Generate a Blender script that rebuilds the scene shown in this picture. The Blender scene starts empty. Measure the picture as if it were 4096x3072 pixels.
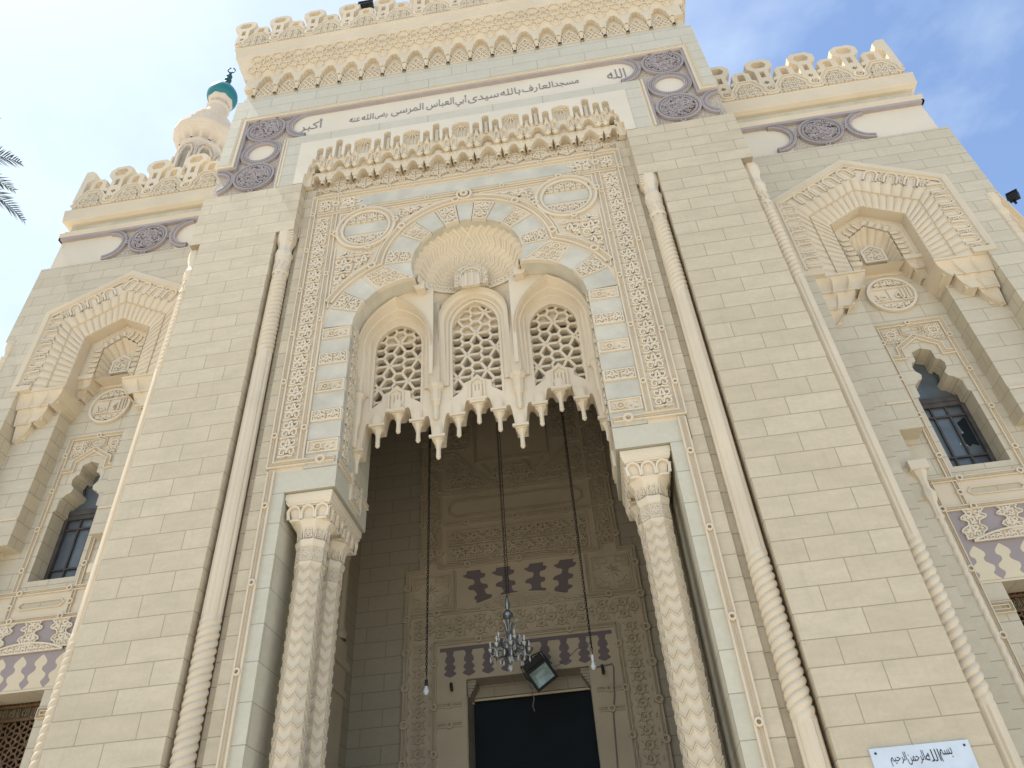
import bpy, math, random
from mathutils import Vector, Matrix
from mathutils.geometry import tessellate_polygon
R_ = math.radians
sin, cos, pi = math.sin, math.cos, math.pi
random.seed(7)
SC = bpy.context.scene
COL = SC.collection

# ------------------------------------------------------------------ camera
cd = bpy.data.cameras.new('camera')
cam = bpy.data.objects.new('camera', cd)
COL.objects.link(cam)
cd.sensor_width = 36.0
cd.lens = 36.0 * 2971.3 / 4096.0
cd.clip_start = 0.05
cd.clip_end = 3000
rx = Vector((0.98764107, 0.14502202, -0.05944512))
ux = Vector((0.13713797, -0.61596866, 0.77574208))
fx = Vector((-0.07588335, 0.77430693, 0.62824398))
cam.matrix_world = Matrix(((rx.x, ux.x, -fx.x, 1.754), (rx.y, ux.y, -fx.y, -10.0),
                           (rx.z, ux.z, -fx.z, 1.62), (0, 0, 0, 1)))
SC.camera = cam

# ------------------------------------------------------------------ sky, sun, exposure
SUN_EL, SUN_AZ = R_(66), R_(-91.2)       # azimuth from +Y, negative = towards -X
sd = Vector((sin(SUN_AZ) * cos(SUN_EL), cos(SUN_AZ) * cos(SUN_EL), sin(SUN_EL)))
W = bpy.data.worlds.new("World")
SC.world = W
W.use_nodes = True
nt = W.node_tree
nt.nodes.clear()
def wn(t, **k):
    n = nt.nodes.new(t)
    for a, b in k.items(): setattr(n, a, b)
    return n
sky = wn('ShaderNodeTexSky', sky_type='NISHITA', sun_disc=False, sun_elevation=SUN_EL, sun_rotation=SUN_AZ,
         altitude=10, air_density=1.0, dust_density=0.7, ozone_density=1.3)
tc = wn('ShaderNodeTexCoord')
sep = wn('ShaderNodeSeparateXYZ')
nt.links.new(tc.outputs['Generated'], sep.inputs[0])
def wm(op, a, b=None, clamp=False):
    n = wn('ShaderNodeMath', operation=op, use_clamp=clamp)
    for i, q in enumerate((a, b)):
        if q is None: continue
        if isinstance(q, (int, float)): n.inputs[i].default_value = q
        else: nt.links.new(q, n.inputs[i])
    return n.outputs[0]
zc = wm('MAXIMUM', sep.outputs[2], 0.08)
px_, py_ = wm('DIVIDE', sep.outputs[0], zc), wm('DIVIDE', sep.outputs[1], zc)
cmb = wn('ShaderNodeCombineXYZ')
nt.links.new(px_, cmb.inputs[0]); nt.links.new(py_, cmb.inputs[1])
n1 = wn('ShaderNodeTexNoise'); n1.inputs['Scale'].default_value = 5.5; n1.inputs['Detail'].default_value = 8; n1.inputs['Roughness'].default_value = 0.55
n2 = wn('ShaderNodeTexNoise'); n2.inputs['Scale'].default_value = 1.3; n2.inputs['Detail'].default_value = 3
nt.links.new(cmb.outputs[0], n1.inputs['Vector']); nt.links.new(cmb.outputs[0], n2.inputs['Vector'])
grad = wm('MULTIPLY', px_, -0.50)               # thin cirrus thickens towards the left
grad = wm('ADD', grad, 0.33)
c1 = wm('MULTIPLY', wm('SUBTRACT', n1.outputs[0], 0.5), 1.2)
c2 = wm('MULTIPLY', wm('SUBTRACT', n2.outputs[0], 0.5), 0.35)
cl = wm('ADD', wm('ADD', grad, c1), c2, clamp=True)
cl = wm('MULTIPLY', wm('POWER', cl, 1.0), 0.9)
mix = wn('ShaderNodeMixRGB')
nt.links.new(cl, mix.inputs[0]); nt.links.new(sky.outputs[0], mix.inputs[1])
mix.inputs[2].default_value = (3.45, 4.0, 4.55, 1)
bg = wn('ShaderNodeBackground'); bg.inputs['Strength'].default_value = 0.14
nt.links.new(mix.outputs[0], bg.inputs[0])
wo = wn('ShaderNodeOutputWorld')
nt.links.new(bg.outputs[0], wo.inputs[0])

sl = bpy.data.lights.new('sun', 'SUN')
sl.energy = 4.0; sl.angle = R_(0.53); sl.color = (1.0, 0.95, 0.86)
so = bpy.data.objects.new('sun', sl); COL.objects.link(so)
so.rotation_euler = (-sd).to_track_quat('-Z', 'Y').to_euler()
so.location = (-20, 0, 60)
VS = SC.view_settings
VS.view_transform = 'Standard'; VS.look = 'None'; VS.gamma = 1.0; VS.use_curve_mapping = False
VS.exposure = 0.95
SC.display_settings.display_device = 'sRGB'

# ------------------------------------------------------------------ materials
MATS = {}
class NT:
    def __init__(s, name):
        s.m = bpy.data.materials.new(name); s.m.use_nodes = True
        s.t = s.m.node_tree; s.b = s.t.nodes['Principled BSDF']
    def n(s, t, **k):
        q = s.t.nodes.new(t)
        for a, b in k.items(): setattr(q, a, b)
        return q
    def L(s, a, b): s.t.links.new(a, b)
    def math(s, op, a, b=None, clamp=False):
        q = s.n('ShaderNodeMath', operation=op, use_clamp=clamp)
        for i, v in enumerate((a, b)):
            if v is None: continue
            if isinstance(v, (int, float)): q.inputs[i].default_value = v
            else: s.L(v, q.inputs[i])
        return q.outputs[0]
    def mix(s, f, a, b, mode='MIX'):
        q = s.n('ShaderNodeMixRGB', blend_type=mode)
        for i, v in enumerate((f, a, b)):
            if isinstance(v, (int, float)): q.inputs[i].default_value = v
            elif isinstance(v, tuple): q.inputs[i].default_value = (*v, 1)
            else: s.L(v, q.inputs[i])
        return q.outputs[0]
    def noise(s, vec, sc, det=4, rough=.55):
        q = s.n('ShaderNodeTexNoise'); q.inputs['Scale'].default_value = sc
        q.inputs['Detail'].default_value = det; q.inputs['Roughness'].default_value = rough
        if vec is not None: s.L(vec, q.inputs['Vector'])
        return q.outputs[0]
    def ramp(s, f, a, b, ca=(0, 0, 0), cb=(1, 1, 1)):
        q = s.n('ShaderNodeValToRGB'); s.L(f, q.inputs[0])
        q.color_ramp.elements[0].position = a; q.color_ramp.elements[1].position = b
        q.color_ramp.elements[0].color = (*ca, 1); q.color_ramp.elements[1].color = (*cb, 1)
        return q.outputs[0]
    def bump(s, h, strength, dist):
        q = s.n('ShaderNodeBump'); q.inputs['Strength'].default_value = strength; q.inputs['Distance'].default_value = dist
        s.L(h, q.inputs['Height']); s.L(q.outputs[0], s.b.inputs['Normal'])
        return q
    def pos(s): return s.n('ShaderNodeNewGeometry').outputs['Position']

def mat_plain(name, c, rough=.8, var=.12, sc=1.2, bump=.25, fine=35, dark=None, metal=0, spec=.3):
    k = NT(name); p = k.pos()
    f = k.noise(p, sc, 5); g = k.noise(p, fine, 3)
    lo = tuple(x * (1 - var) for x in c); hi = tuple(min(1, x * (1 + var * .7)) for x in c)
    col = k.mix(k.ramp(f, .3, .7), lo, hi)
    col = k.mix(k.math('MULTIPLY', k.ramp(g, .35, .75), .35), col, tuple(x * (1 - var * .9) for x in c))
    if dark:                              # weathering blotches with their own shape
        w = k.ramp(k.noise(p, .45, 7, .65), .52, .70)
        col = k.mix(k.math('MULTIPLY', w, dark[1]), col, dark[0])
    k.L(col, k.b.inputs['Base Color'])
    k.b.inputs['Roughness'].default_value = rough; k.b.inputs['Metallic'].default_value = metal
    k.b.inputs['Specular IOR Level'].default_value = spec
    if bump: k.bump(k.math('ADD', g, k.math('MULTIPLY', f, .6)), bump, .01)
    MATS[name] = k.m
    return k.m

def mat_brick(name, c1, c2, mortar, bw, bh, ox, oz, rough=.75, mort=.007, stain=((.30, .26, .17), .35), grain=.22, off=.5):
    k = NT(name); g = k.n('ShaderNodeNewGeometry')
    sp = k.n('ShaderNodeSeparateXYZ'); k.L(g.outputs['Position'], sp.inputs[0])
    sn = k.n('ShaderNodeSeparateXYZ'); k.L(g.outputs['True Normal'], sn.inputs[0])
    side = k.math('GREATER_THAN', k.math('ABSOLUTE', sn.outputs[0]), .75)
    u = k.math('ADD', k.math('MULTIPLY', k.math('ABSOLUTE', sp.outputs[0]), k.math('SUBTRACT', 1, side)), k.math('MULTIPLY', sp.outputs[1], side))
    cb = k.n('ShaderNodeCombineXYZ'); k.L(k.math('SUBTRACT', u, ox), cb.inputs[0]); k.L(k.math('SUBTRACT', sp.outputs[2], oz), cb.inputs[1])
    br = k.n('ShaderNodeTexBrick'); br.offset = off; br.offset_frequency = 2; br.squash = 1
    k.L(cb.outputs[0], br.inputs['Vector'])
    br.inputs['Scale'].default_value = 1; br.inputs['Mortar Size'].default_value = mort; br.inputs['Mortar Smooth'].default_value = .15
    br.inputs['Brick Width'].default_value = bw; br.inputs['Row Height'].default_value = bh; br.inputs['Bias'].default_value = 0
    br.inputs['Color1'].default_value = (*c1, 1); br.inputs['Color2'].default_value = (*c2, 1); br.inputs['Mortar'].default_value = (*mortar, 1)
    p = g.outputs['Position']
    st = k.n('ShaderNodeVectorMath', operation='MULTIPLY'); k.L(p, st.inputs[0]); st.inputs[1].default_value = (1, 1, 2.6)
    b1 = k.ramp(k.noise(st.outputs[0], 1.6, 8, .68), .38, .72)
    b2 = k.ramp(k.noise(p, 14, 6, .7), .42, .68)
    b3 = k.noise(p, 70, 2)
    sv = k.n('ShaderNodeVectorMath', operation='MULTIPLY'); k.L(p, sv.inputs[0]); sv.inputs[1].default_value = (5, 5, .35)
    b4 = k.ramp(k.noise(sv.outputs[0], 1.2, 5, .6), .55, .78)
    col = k.mix(k.math('MULTIPLY', b1, stain[1]), br.outputs[0], tuple(stain[0]))
    col = k.mix(k.math('MULTIPLY', b2, grain), col, tuple(x * .70 for x in c1))
    col = k.mix(k.math('MULTIPLY', b4, .22), col, tuple(x * .72 for x in stain[0]) if stain[0][0] < .2 else tuple(x * .95 for x in stain[0]))
    col = k.mix(k.math('MULTIPLY', b3, .18), col, tuple(min(1, x * 1.15) for x in c2))
    k.L(col, k.b.inputs['Base Color'])
    k.b.inputs['Roughness'].default_value = rough; k.b.inputs['Specular IOR Level'].default_value = .3
    h = k.math('SUBTRACT', k.math('ADD', k.math('MULTIPLY', b2, .25), k.math('MULTIPLY', b3, .35)), k.math('MULTIPLY', br.outputs[1], 1.6))
    k.bump(h, .55, .012)
    MATS[name] = k.m

CREAM = (.665, .565, .415)
mat_plain('cream_stucco', CREAM, .72, .10, .9, .18, 40, ((.50, .40, .26), .30))
mat_plain('carved_cream', (.69, .595, .45), .75, .08, 1.1, .15, 45)
mat_plain('carved_ground', (.60, .49, .335), .8, .10, 1.1, .2, 45)
mat_plain('white_plaster', (.70, .62, .49), .8, .06, .8, .22, 24, ((.62, .55, .42), .25))
mat_plain('grey_marble', (.575, .53, .42), .6, .17, 2.2, .15, 30, ((.42, .40, .33), .35))
mat_plain('mauve_stucco', (.395, .345, .335), .75, .10, 1.5, .2, 40)
mat_plain('mauve_paint', (.335, .28, .265), .6, .06, 1.5, .1, 40)
mat_plain('mauve_dark', (.15, .12, .12), .7, .08, 1.5, .1, 40)
mat_plain('script_paint', (.25, .23, .22), .6, .06, 2, 0)
mat_plain('cream_paint', (.67, .57, .40), .6, .05, 1.5, .1, 40)
mat_plain('bronze', (.16, .095, .05), .5, .35, 6, .1, 60, None, .5)
mat_plain('brass_letters', (.30, .27, .18), .45, .2, 6, 0, 60, None, .6)
mat_plain('dark_void', (.006, .011, .014), .8, .2, 2, 0)
mat_plain('window_frame', (.085, .075, .07), .7, .35, 5, .3, 60)
mat_plain('chain_metal', (.035, .035, .035), .5, .2, 9, 0, 60, None, .7)
mat_plain('silver_metal', (.30, .31, .30), .35, .3, 9, 0, 60, None, .8)
mat_plain('crystal', (.34, .35, .34), .12, .1, 9, 0, spec=.8)
mat_plain('lamp_glass', (.58, .60, .62), .25, .03, 9, 0, spec=.6)
mat_plain('black_metal', (.018, .02, .022), .45, .2, 9, .1, 60, None, .2)
mat_plain('reflector', (.34, .44, .42), .25, .35, 5, 0, spec=.7)
mat_plain('cable_grey', (.17, .16, .14), .6, .1, 9, 0)
mat_plain('rust_iron', (.06, .045, .035), .8, .3, 9, .1)
mat_plain('green_paint', (.016, .165, .17), .38, .12, 1.0, .05, 30, spec=.5)
mat_plain('finial_green', (.012, .075, .082), .45, .12, 2, 0)
mat_plain('minaret_stone', (.66, .555, .43), .8, .10, .5, .25, 8, ((.54, .43, .30), .35))
mat_plain('plaque_marble', (.60, .66, .72), .3, .10, 5, .05, 20, ((.42, .46, .50), .45))
mat_plain('plaque_ink', (.035, .035, .04), .4, .1, 9, 0)
mat_plain('frond', (.075, .09, .05), .6, .35, 3, 0)
mat_plain('palm_bark', (.13, .095, .06), .9, .3, 3, .6, 14)
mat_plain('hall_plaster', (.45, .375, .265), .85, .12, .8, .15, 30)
mat_plain('paving', (.50, .46, .39), .8, .12, .5, .2, 20)
mat_brick('pier_stone', (.555, .466, .328), (.63, .535, .383), (.31, .26, .18), .89, .35, 4.695, 3.45)
mat_brick('marble_course', (.55, .51, .40), (.60, .555, .44), (.30, .275, .20), 1.25, .42, .2, 20.07, stain=((.40, .37, .27), .30))
mat_brick('wing_stone', (.54, .478, .36), (.60, .53, .40), (.33, .28, .20), .84, .335, 7.61, 16.95 - .335 * 60, stain=((.38, .32, .20), .32), grain=.14)
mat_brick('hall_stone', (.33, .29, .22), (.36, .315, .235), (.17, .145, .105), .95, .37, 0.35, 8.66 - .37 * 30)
mat_brick('jamb_marble', (.565, .52, .405), (.595, .55, .425), (.31, .29, .22), 2.3, .56, 2.6, 8.28 - .56 * 20, stain=((.40, .38, .28), .3))

# rough-cast behind the mauve medallions
k = NT('rough_cast'); p = k.pos()
vo = k.n('ShaderNodeTexVoronoi'); vo.inputs['Scale'].default_value = 26; k.L(p, vo.inputs['Vector'])
k.L(k.mix(k.ramp(vo.outputs[0], .15, .55), (.66, .58, .44), (.44, .37, .30)), k.b.inputs['Base Color'])
k.b.inputs['Roughness'].default_value = .9
k.bump(vo.outputs[0], .8, .03)
MATS['rough_cast'] = k.m
# dusty glass with white splashes
k = NT('dusty_glass'); p = k.pos()
vo = k.n('ShaderNodeTexVoronoi'); vo.inputs['Scale'].default_value = 7.5
st = k.n('ShaderNodeVectorMath', operation='MULTIPLY'); k.L(p, st.inputs[0]); st.inputs[1].default_value = (1.6, 1, .75)
k.L(st.outputs[0], vo.inputs['Vector'])
sp_ = k.ramp(vo.outputs[0], .07, .10, (1, 1, 1), (0, 0, 0))
base = k.mix(k.ramp(k.noise(p, 1.6, 4), .3, .7), (.075, .092, .105), (.14, .165, .18))
msk = k.math('MULTIPLY', sp_, k.ramp(k.noise(p, 1.1, 2), .45, .55))
k.L(k.mix(msk, base, (.62, .66, .68)), k.b.inputs['Base Color'])
k.b.inputs['Roughness'].default_value = .28; k.b.inputs['Specular IOR Level'].default_value = .5
MATS['dusty_glass'] = k.m

# ------------------------------------------------------------------ mesh builder
def ID(a, b, d): return (a, d, b)                 # facade map: (x, z, y)
class MB:
    def __init__(s, sgn=1): s.v = []; s.f = []; s.s = sgn
    def add(s, vs, fs):
        o = len(s.v); s.v += [(q[0] * s.s, q[1], q[2]) for q in vs]
        s.f += [tuple(o + i for i in f) for f in fs]
        return s
    def box(s, x0, x1, y0, y1, z0, z1):
        v = [(x, y, z) for z in (z0, z1) for y in (y0, y1) for x in (x0, x1)]
        return s.add(v, [(0, 2, 3, 1), (4, 5, 7, 6), (0, 1, 5, 4), (2, 6, 7, 3), (0, 4, 6, 2), (1, 3, 7, 5)])
    def prism(s, out, d0, d1, holes=(), M=ID, back=True, side=True):
        loops = [list(out)] + [list(h) for h in holes]
        flat = [p for l in loops for p in l]
        tr = tessellate_polygon([[Vector((p[0], p[1], 0)) for p in l] for l in loops])
        n = len(flat)
        vs = [M(a, b, d0) for a, b in flat] + [M(a, b, d1) for a, b in flat]
        fs = [tuple(t) for t in tr]
        if back: fs += [tuple(n + i for i in t) for t in tr]
        if side:
            o = 0
            for l in loops:
                m = len(l)
                fs += [(o + i, o + (i + 1) % m, n + o + (i + 1) % m, n + o + i) for i in range(m)]
                o += m
        return s.add(vs, fs)
    def strip(s, path, prof, d, closed=False, M=ID):
        m = len(path)
        if m < 2: return s
        vs = []
        for i in range(m):
            a = path[i - 1] if (i > 0 or closed) else None
            c = path[(i + 1) % m] if (i < m - 1 or closed) else None
            b = path[i]
            d1 = d2 = None
            if a is not None:
                l = math.hypot(b[0] - a[0], b[1] - a[1]) or 1e-9; d1 = ((b[0] - a[0]) / l, (b[1] - a[1]) / l)
            if c is not None:
                l = math.hypot(c[0] - b[0], c[1] - b[1]) or 1e-9; d2 = ((c[0] - b[0]) / l, (c[1] - b[1]) / l)
            d1 = d1 or d2; d2 = d2 or d1
            nx, ny = -(d1[1] + d2[1]), d1[0] + d2[0]
            l = math.hypot(nx, ny)
            if l < 1e-6: nx, ny, l = -d1[1], d1[0], 1
            nx /= l; ny /= l
            cs = nx * -d1[1] + ny * d1[0]
            kk = 1 / max(.35, cs)
            for off, h in prof:
                vs.append(M(b[0] + nx * off * kk, b[1] + ny * off * kk, d - h))
        q = len(prof); fs = []
        for i in range(m if closed else m - 1):
            j = (i + 1) % m
            fs += [(i * q + t, i * q + t + 1, j * q + t + 1, j * q + t) for t in range(q - 1)]
        return s.add(vs, fs)
    def lathe(s, prof, n, cx, cy, a0=0., a1=2 * pi, rot=0., fr=None, cap=False):
        full = abs(a1 - a0 - 2 * pi) < 1e-6
        m = n if full else n + 1
        vs = []
        for r, z in prof:
            for i in range(m):
                a = a0 + (a1 - a0) * i / n + rot
                rr = r if fr is None else fr(r, a, z)
                vs.append((cx + rr * cos(a), cy + rr * sin(a), z))
        fs = []
        for j in range(len(prof) - 1):
            for i in range(n):
                i2 = (i + 1) % m
                fs.append((j * m + i, j * m + i2, (j + 1) * m + i2, (j + 1) * m + i))
        if cap: fs += [tuple(range(m)), tuple((len(prof) - 1) * m + i for i in range(m))]
        return s.add(vs, fs)
    def tube(s, path, r, n=6, closed=False):
        P = [Vector(p) for p in path]; m = len(P); vs = []
        ref = Vector((.13, .31, 1)).normalized()
        for i in range(m):
            a = P[i - 1] if (i > 0 or closed) else P[i]
            b = P[(i + 1) % m] if (i < m - 1 or closed) else P[i]
            t = (b - a).normalized()
            u = t.cross(ref)
            if u.length < .05: u = t.cross(Vector((1, 0, 0)))
            u.normalize(); w = t.cross(u)
            rr = r(i / (m - 1)) if callable(r) else r
            for q in range(n):
                an = 2 * pi * q / n
                vs.append(tuple(P[i] + u * (rr * cos(an)) + w * (rr * sin(an))))
        fs = []
        for i in range(m if closed else m - 1):
            j = (i + 1) % m
            fs += [(i * n + q, i * n + (q + 1) % n, j * n + (q + 1) % n, j * n + q) for q in range(n)]
        if not closed: fs += [tuple(range(n)), tuple((m - 1) * n + q for q in range(n))]
        return s.add(vs, fs)
    def grid(s, F, nu, nv):
        vs = [F(i / nu, j / nv) for j in range(nv + 1) for i in range(nu + 1)]
        return s.add(vs, [(j * (nu + 1) + i, j * (nu + 1) + i + 1, (j + 1) * (nu + 1) + i + 1, (j + 1) * (nu + 1) + i) for j in range(nv) for i in range(nu)])
    def build(s, name, mat, parent=None, smooth=False):
        me = bpy.data.meshes.new(name)
        me.from_pydata(s.v, [], s.f)
        me.materials.append(MATS[mat])
        if smooth:
            me.polygons.foreach_set('use_smooth', [True] * len(me.polygons))
            try: me.set_sharp_from_angle(angle=R_(38))
            except Exception: pass
        me.update()
        o = bpy.data.objects.new(name, me); COL.objects.link(o)
        if parent is not None:
            o.parent = parent
            o.matrix_parent_inverse = parent.matrix_world.inverted()
        return o

def thing(name, label, cat, loc=(0, 0, 0), group=None):
    o = bpy.data.objects.new(name, None); COL.objects.link(o)
    o.location = loc; o.matrix_world = Matrix.Translation(loc)
    o['label'] = label; o['category'] = cat
    if group: o['group'] = group
    return o
def tag(o, label, cat, group=None):
    o['label'] = label; o['category'] = cat
    if group: o['group'] = group
    return o
def struct(o): o['kind'] = 'structure'; return o
def dup(root, loc, label=None):
    def cp(o, par):
        c = o.copy(); COL.objects.link(c)
        if par is not None: c.parent = par; c.matrix_parent_inverse = o.matrix_parent_inverse.copy()
        for ch in list(o.children): cp(ch, c)
        return c
    r = cp(root, None); r.location = loc
    if label: r['label'] = label
    return r

# ------------------------------------------------------------------ 2-D helpers
def arc(cx, cz, r, a0, a1, n): return [(cx + r * cos(R_(a0 + (a1 - a0) * i / n)), cz + r * sin(R_(a0 + (a1 - a0) * i / n))) for i in range(n + 1)]
def inside(p, poly):
    x, y = p; c = False; j = len(poly) - 1
    for i in range(len(poly)):
        xi, yi = poly[i]; xj, yj = poly[j]
        if (yi > y) != (yj > y) and x < (xj - xi) * (y - yi) / (yj - yi) + xi: c = not c
        j = i
    return c
def rect(x0, z0, x1, z1): return [(x0, z0), (x1, z0), (x1, z1), (x0, z1)]
def spiral(cx, cy, r0, r1, a0, a1, n):
    return [(cx + (r0 + (r1 - r0) * i / n) * cos(R_(a0 + (a1 - a0) * i / n)), cy + (r0 + (r1 - r0) * i / n) * sin(R_(a0 + (a1 - a0) * i / n))) for i in range(n + 1)]
def rib(w, h): return [(-w / 2, 0), (-w / 2 * .8, h), (w / 2 * .8, h), (w / 2, 0)]
def bead(w, h): return [(-w / 2, -.01), (-w / 2, h), (-w * .30, h * 1.05), (-w * .24, h * .35), (-w * .07, h * .35), (0, h * .9), (w * .07, h * .35), (w * .24, h * .35), (w * .30, h * 1.05), (w / 2, h), (w / 2, -.01)]

# motif of a scroll cell in the unit square (mirrored about x = .5)
MOTIF = []
for sgn in (1, -1):
    f = (lambda q: q) if sgn > 0 else (lambda q: (1 - q[0], q[1]))
    MOTIF.append([f(q) for q in spiral(.25, .27, .24, .07, -20, 400, 13)])
    MOTIF.append([f(q) for q in spiral(.24, .76, .22, .06, 40, -350, 12)])
    MOTIF.append([f(q) for q in [(.02, .5), (.14, .47), (.3, .52), (.42, .47), (.5, .36)]])
    MOTIF.append([f(q) for q in [(.5, .64), (.40, .58), (.36, .68), (.44, .82), (.5, .95)]])
    MOTIF.append([f(q) for q in [(.5, .02), (.40, .07), (.3, .02), (.1, .05), (.0, .02)]])
LEAF = [[(.5, .42), (.43, .53), (.5, .62), (.57, .53)], [(.25, .21), (.19, .28), (.25, .34), (.31, .28)], [(.75, .21), (.69, .28), (.75, .34), (.81, .28)],
        [(.24, .70), (.19, .76), (.24, .82), (.30, .76)], [(.76, .70), (.70, .76), (.76, .82), (.81, .76)], [(.0, .56), (.05, .62), (.0, .7), (-.05, .62)], [(1, .56), (1.05, .62), (1, .7), (.95, .62)]]
def arab(mb, poly, cw, ch, d, h, M=ID, x0=None, z0=None, lw=.075):
    xs = [p[0] for p in poly]; zs = [p[1] for p in poly]
    ax, az = (min(xs) if x0 is None else x0), (min(zs) if z0 is None else z0)
    i0, i1 = math.floor((min(xs) - ax) / cw), math.ceil((max(xs) - ax) / cw - 1e-6)
    j0, j1 = math.floor((min(zs) - az) / ch), math.ceil((max(zs) - az) / ch - 1e-6)
    w = lw * min(cw, ch) * 1.15
    for i in range(i0, i1):
        for j in range(j0, j1):
            for li, line in enumerate(MOTIF):
                h_ = h * (.80 + .045 * li)
                run = []
                for q in line:
                    p = (ax + (i + q[0]) * cw, az + (j + q[1]) * ch)
                    if inside(p, poly): run.append(p)
                    else:
                        if len(run) > 1: mb.strip(run, rib(w, h_), d, M=M)
                        run = []
                if len(run) > 1: mb.strip(run, rib(w, h_), d, M=M)
            for lf in LEAF:
                pp = [(ax + (i + q[0]) * cw, az + (j + q[1]) * ch) for q in lf]
                if all(inside(p, poly) for p in pp):
                    c = (sum(p[0] for p in pp) / 4, sum(p[1] for p in pp) / 4)
                    mb.add([M(p[0], p[1], d) for p in pp] + [M(c[0], c[1], d - h * 1.1)], [(0, 1, 4), (1, 2, 4), (2, 3, 4), (3, 0, 4)])
def hexrel(mb, poly, s_, d, h, M=ID, boss=True):
    # interlaced hexagons with bosses
    xs = [p[0] for p in poly]; zs = [p[1] for p in poly]
    dx, dz = s_ * 1.5, s_ * .866
    i = 0; x = min(xs)
    while x < max(xs) + dx:
        z = min(zs) + (dz if i % 2 else 0)
        while z < max(zs) + dz * 2:
            hx = [(x + s_ * .62 * cos(R_(60 * t)), z + s_ * .62 * sin(R_(60 * t))) for t in range(6)]
            if all(inside(p, poly) for p in hx):
                mb.strip(hx, rib(s_ * .17, h), d, True, M)
                if boss:
                    c = [(x + s_ * .26 * cos(R_(60 * t)), z + s_ * .26 * sin(R_(60 * t))) for t in range(6)]
                    mb.add([M(p[0], p[1], d) for p in c] + [M(p[0] * .4 + x * .6, p[1] * .4 + z * .6, d - h * 1.2) for p in c], [(t, (t + 1) % 6, 6 + (t + 1) % 6, 6 + t) for t in range(6)] + [(6, 7, 8, 9, 10, 11)])
            for ti, t in enumerate((30, 90, 150)):
                e = [(x + s_ * .62 * cos(R_(t)), z + s_ * .62 * sin(R_(t))), (x + s_ * 1.1 * cos(R_(t)), z + s_ * 1.1 * sin(R_(t)))]
                if all(inside(p, poly) for p in e): mb.strip(e, rib(s_ * .17, h * (.82 + .06 * ti)), d, M=M)
            z += dz * 2
        x += dx; i += 1
def ring(mb, cx, cz, r, w, h, d, M=ID, n=12, e=1.): mb.strip([(cx + r * cos(2 * pi * t / n), cz + r * e * sin(2 * pi * t / n)) for t in range(n)], rib(w, h), d, True, M)
def smooth(p, n=4, closed=False):
    o = []
    m = len(p)
    for i in range(m if closed else m - 1):
        a = p[(i - 1) % m] if (closed or i > 0) else p[i]; b = p[i]; c = p[(i + 1) % m]
        d = p[(i + 2) % m] if (closed or i < m - 2) else c
        for t in range(n):
            f = t / n
            o.append(tuple(.5 * (2 * b[k_] + (c[k_] - a[k_]) * f + (2 * a[k_] - 5 * b[k_] + 4 * c[k_] - d[k_]) * f * f + (3 * b[k_] - a[k_] - 3 * c[k_] + d[k_]) * f ** 3) for k_ in (0, 1)))
    if not closed: o.append(p[-1])
    return o
def gothic(c, hw, z0, zs, zt, n=8):
    h = max(zt - zs, hw * 1.001); r = (hw * hw + h * h) / (2 * hw); am = math.asin(min(1, h / r))
    o = [(c + hw, z0)] + [(c + hw - r + r * cos(am * i / n), zs + (zt - zs) * sin(am * i / n) / sin(am)) for i in range(n + 1)]
    return o + [(2 * c - p[0], p[1]) for p in reversed(o[:-1])]
def knots(mb, path, step, r, d, h, M=ID, closed=False, first=.5):
    pts = list(path) + ([path[0]] if closed else [])
    for a, b in zip(pts[:-1], pts[1:]):
        L = math.hypot(b[0] - a[0], b[1] - a[1]); n = int(L // step)
        for t in range(n):
            f = (t + first) / n
            ring(mb, a[0] + (b[0] - a[0]) * f, a[1] + (b[1] - a[1]) * f, r, r * .75, h, d, M, 10)
def frame(mb, path, w, h, d, closed=False, M=ID, knot=0, kr=.07):
    mb.strip(path, bead(w, h), d, closed, M)
    if knot: knots(mb, path, knot, kr, d, h * 1.45, M, closed)
def parch(c, hw, z0, zs, zt, n=6):
    """pointed arch outline from bottom right, over the apex, to bottom left"""
    o = [(c + hw, z0)]
    for i in range(n + 1):
        t = i / n
        o.append((c + hw * cos(t * pi / 2) ** .85 if t < 1 else c, zs + (zt - zs) * (sin(t * pi / 2) * .86 + .14 * t)))
    return o + [(2 * c - p[0], p[1]) for p in reversed(o[:-1])]
def fringe(x0, x1, ztop, pend, zpend, zarch, w):
    """outline of a plate whose lower edge is a row of pointed arches between pendants at xs"""
    o = [(x0, ztop)]
    o.append((x0, zarch if pend[0] - w > x0 else zpend))
    xs = list(pend)
    prev = x0
    for i, x in enumerate(xs + [None]):
        nx = x - w if x is not None else x1
        if nx - prev > 1e-3:
            c, hw = (prev + nx) / 2, (nx - prev) / 2
            for t in range(0, 9):
                a = pi - pi * t / 8
                zz = zpend + (zarch - zpend) * (abs(sin(a)) ** .7)
                o.append((c + hw * cos(a), zz))
        if x is not None:
            prev = x + w
    o.append((x1, ztop))
    return o

FORMS = {'ا': '\ufe8d\ufe8e', 'أ': '\ufe83\ufe84', 'ب': '\ufe8f\ufe90\ufe91\ufe92', 'ج': '\ufe9d\ufe9e\ufe9f\ufea0', 'ح': '\ufea1\ufea2\ufea3\ufea4', 'د': '\ufea9\ufeaa', 'ر': '\ufead\ufeae', 'س': '\ufeb1\ufeb2\ufeb3\ufeb4', 'ض': '\ufebd\ufebe\ufebf\ufec0', 'ع': '\ufec9\ufeca\ufecb\ufecc', 'ف': '\ufed1\ufed2\ufed3\ufed4', 'ك': '\ufed9\ufeda\ufedb\ufedc', 'ل': '\ufedd\ufede\ufedf\ufee0', 'م': '\ufee1\ufee2\ufee3\ufee4', 'ن': '\ufee5\ufee6\ufee7\ufee8', 'ه': '\ufee9\ufeea\ufeeb\ufeec', 'ى': '\ufeef\ufef0', 'ي': '\ufef1\ufef2\ufef3\ufef4', 'و': '\ufeed\ufeee'}
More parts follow.
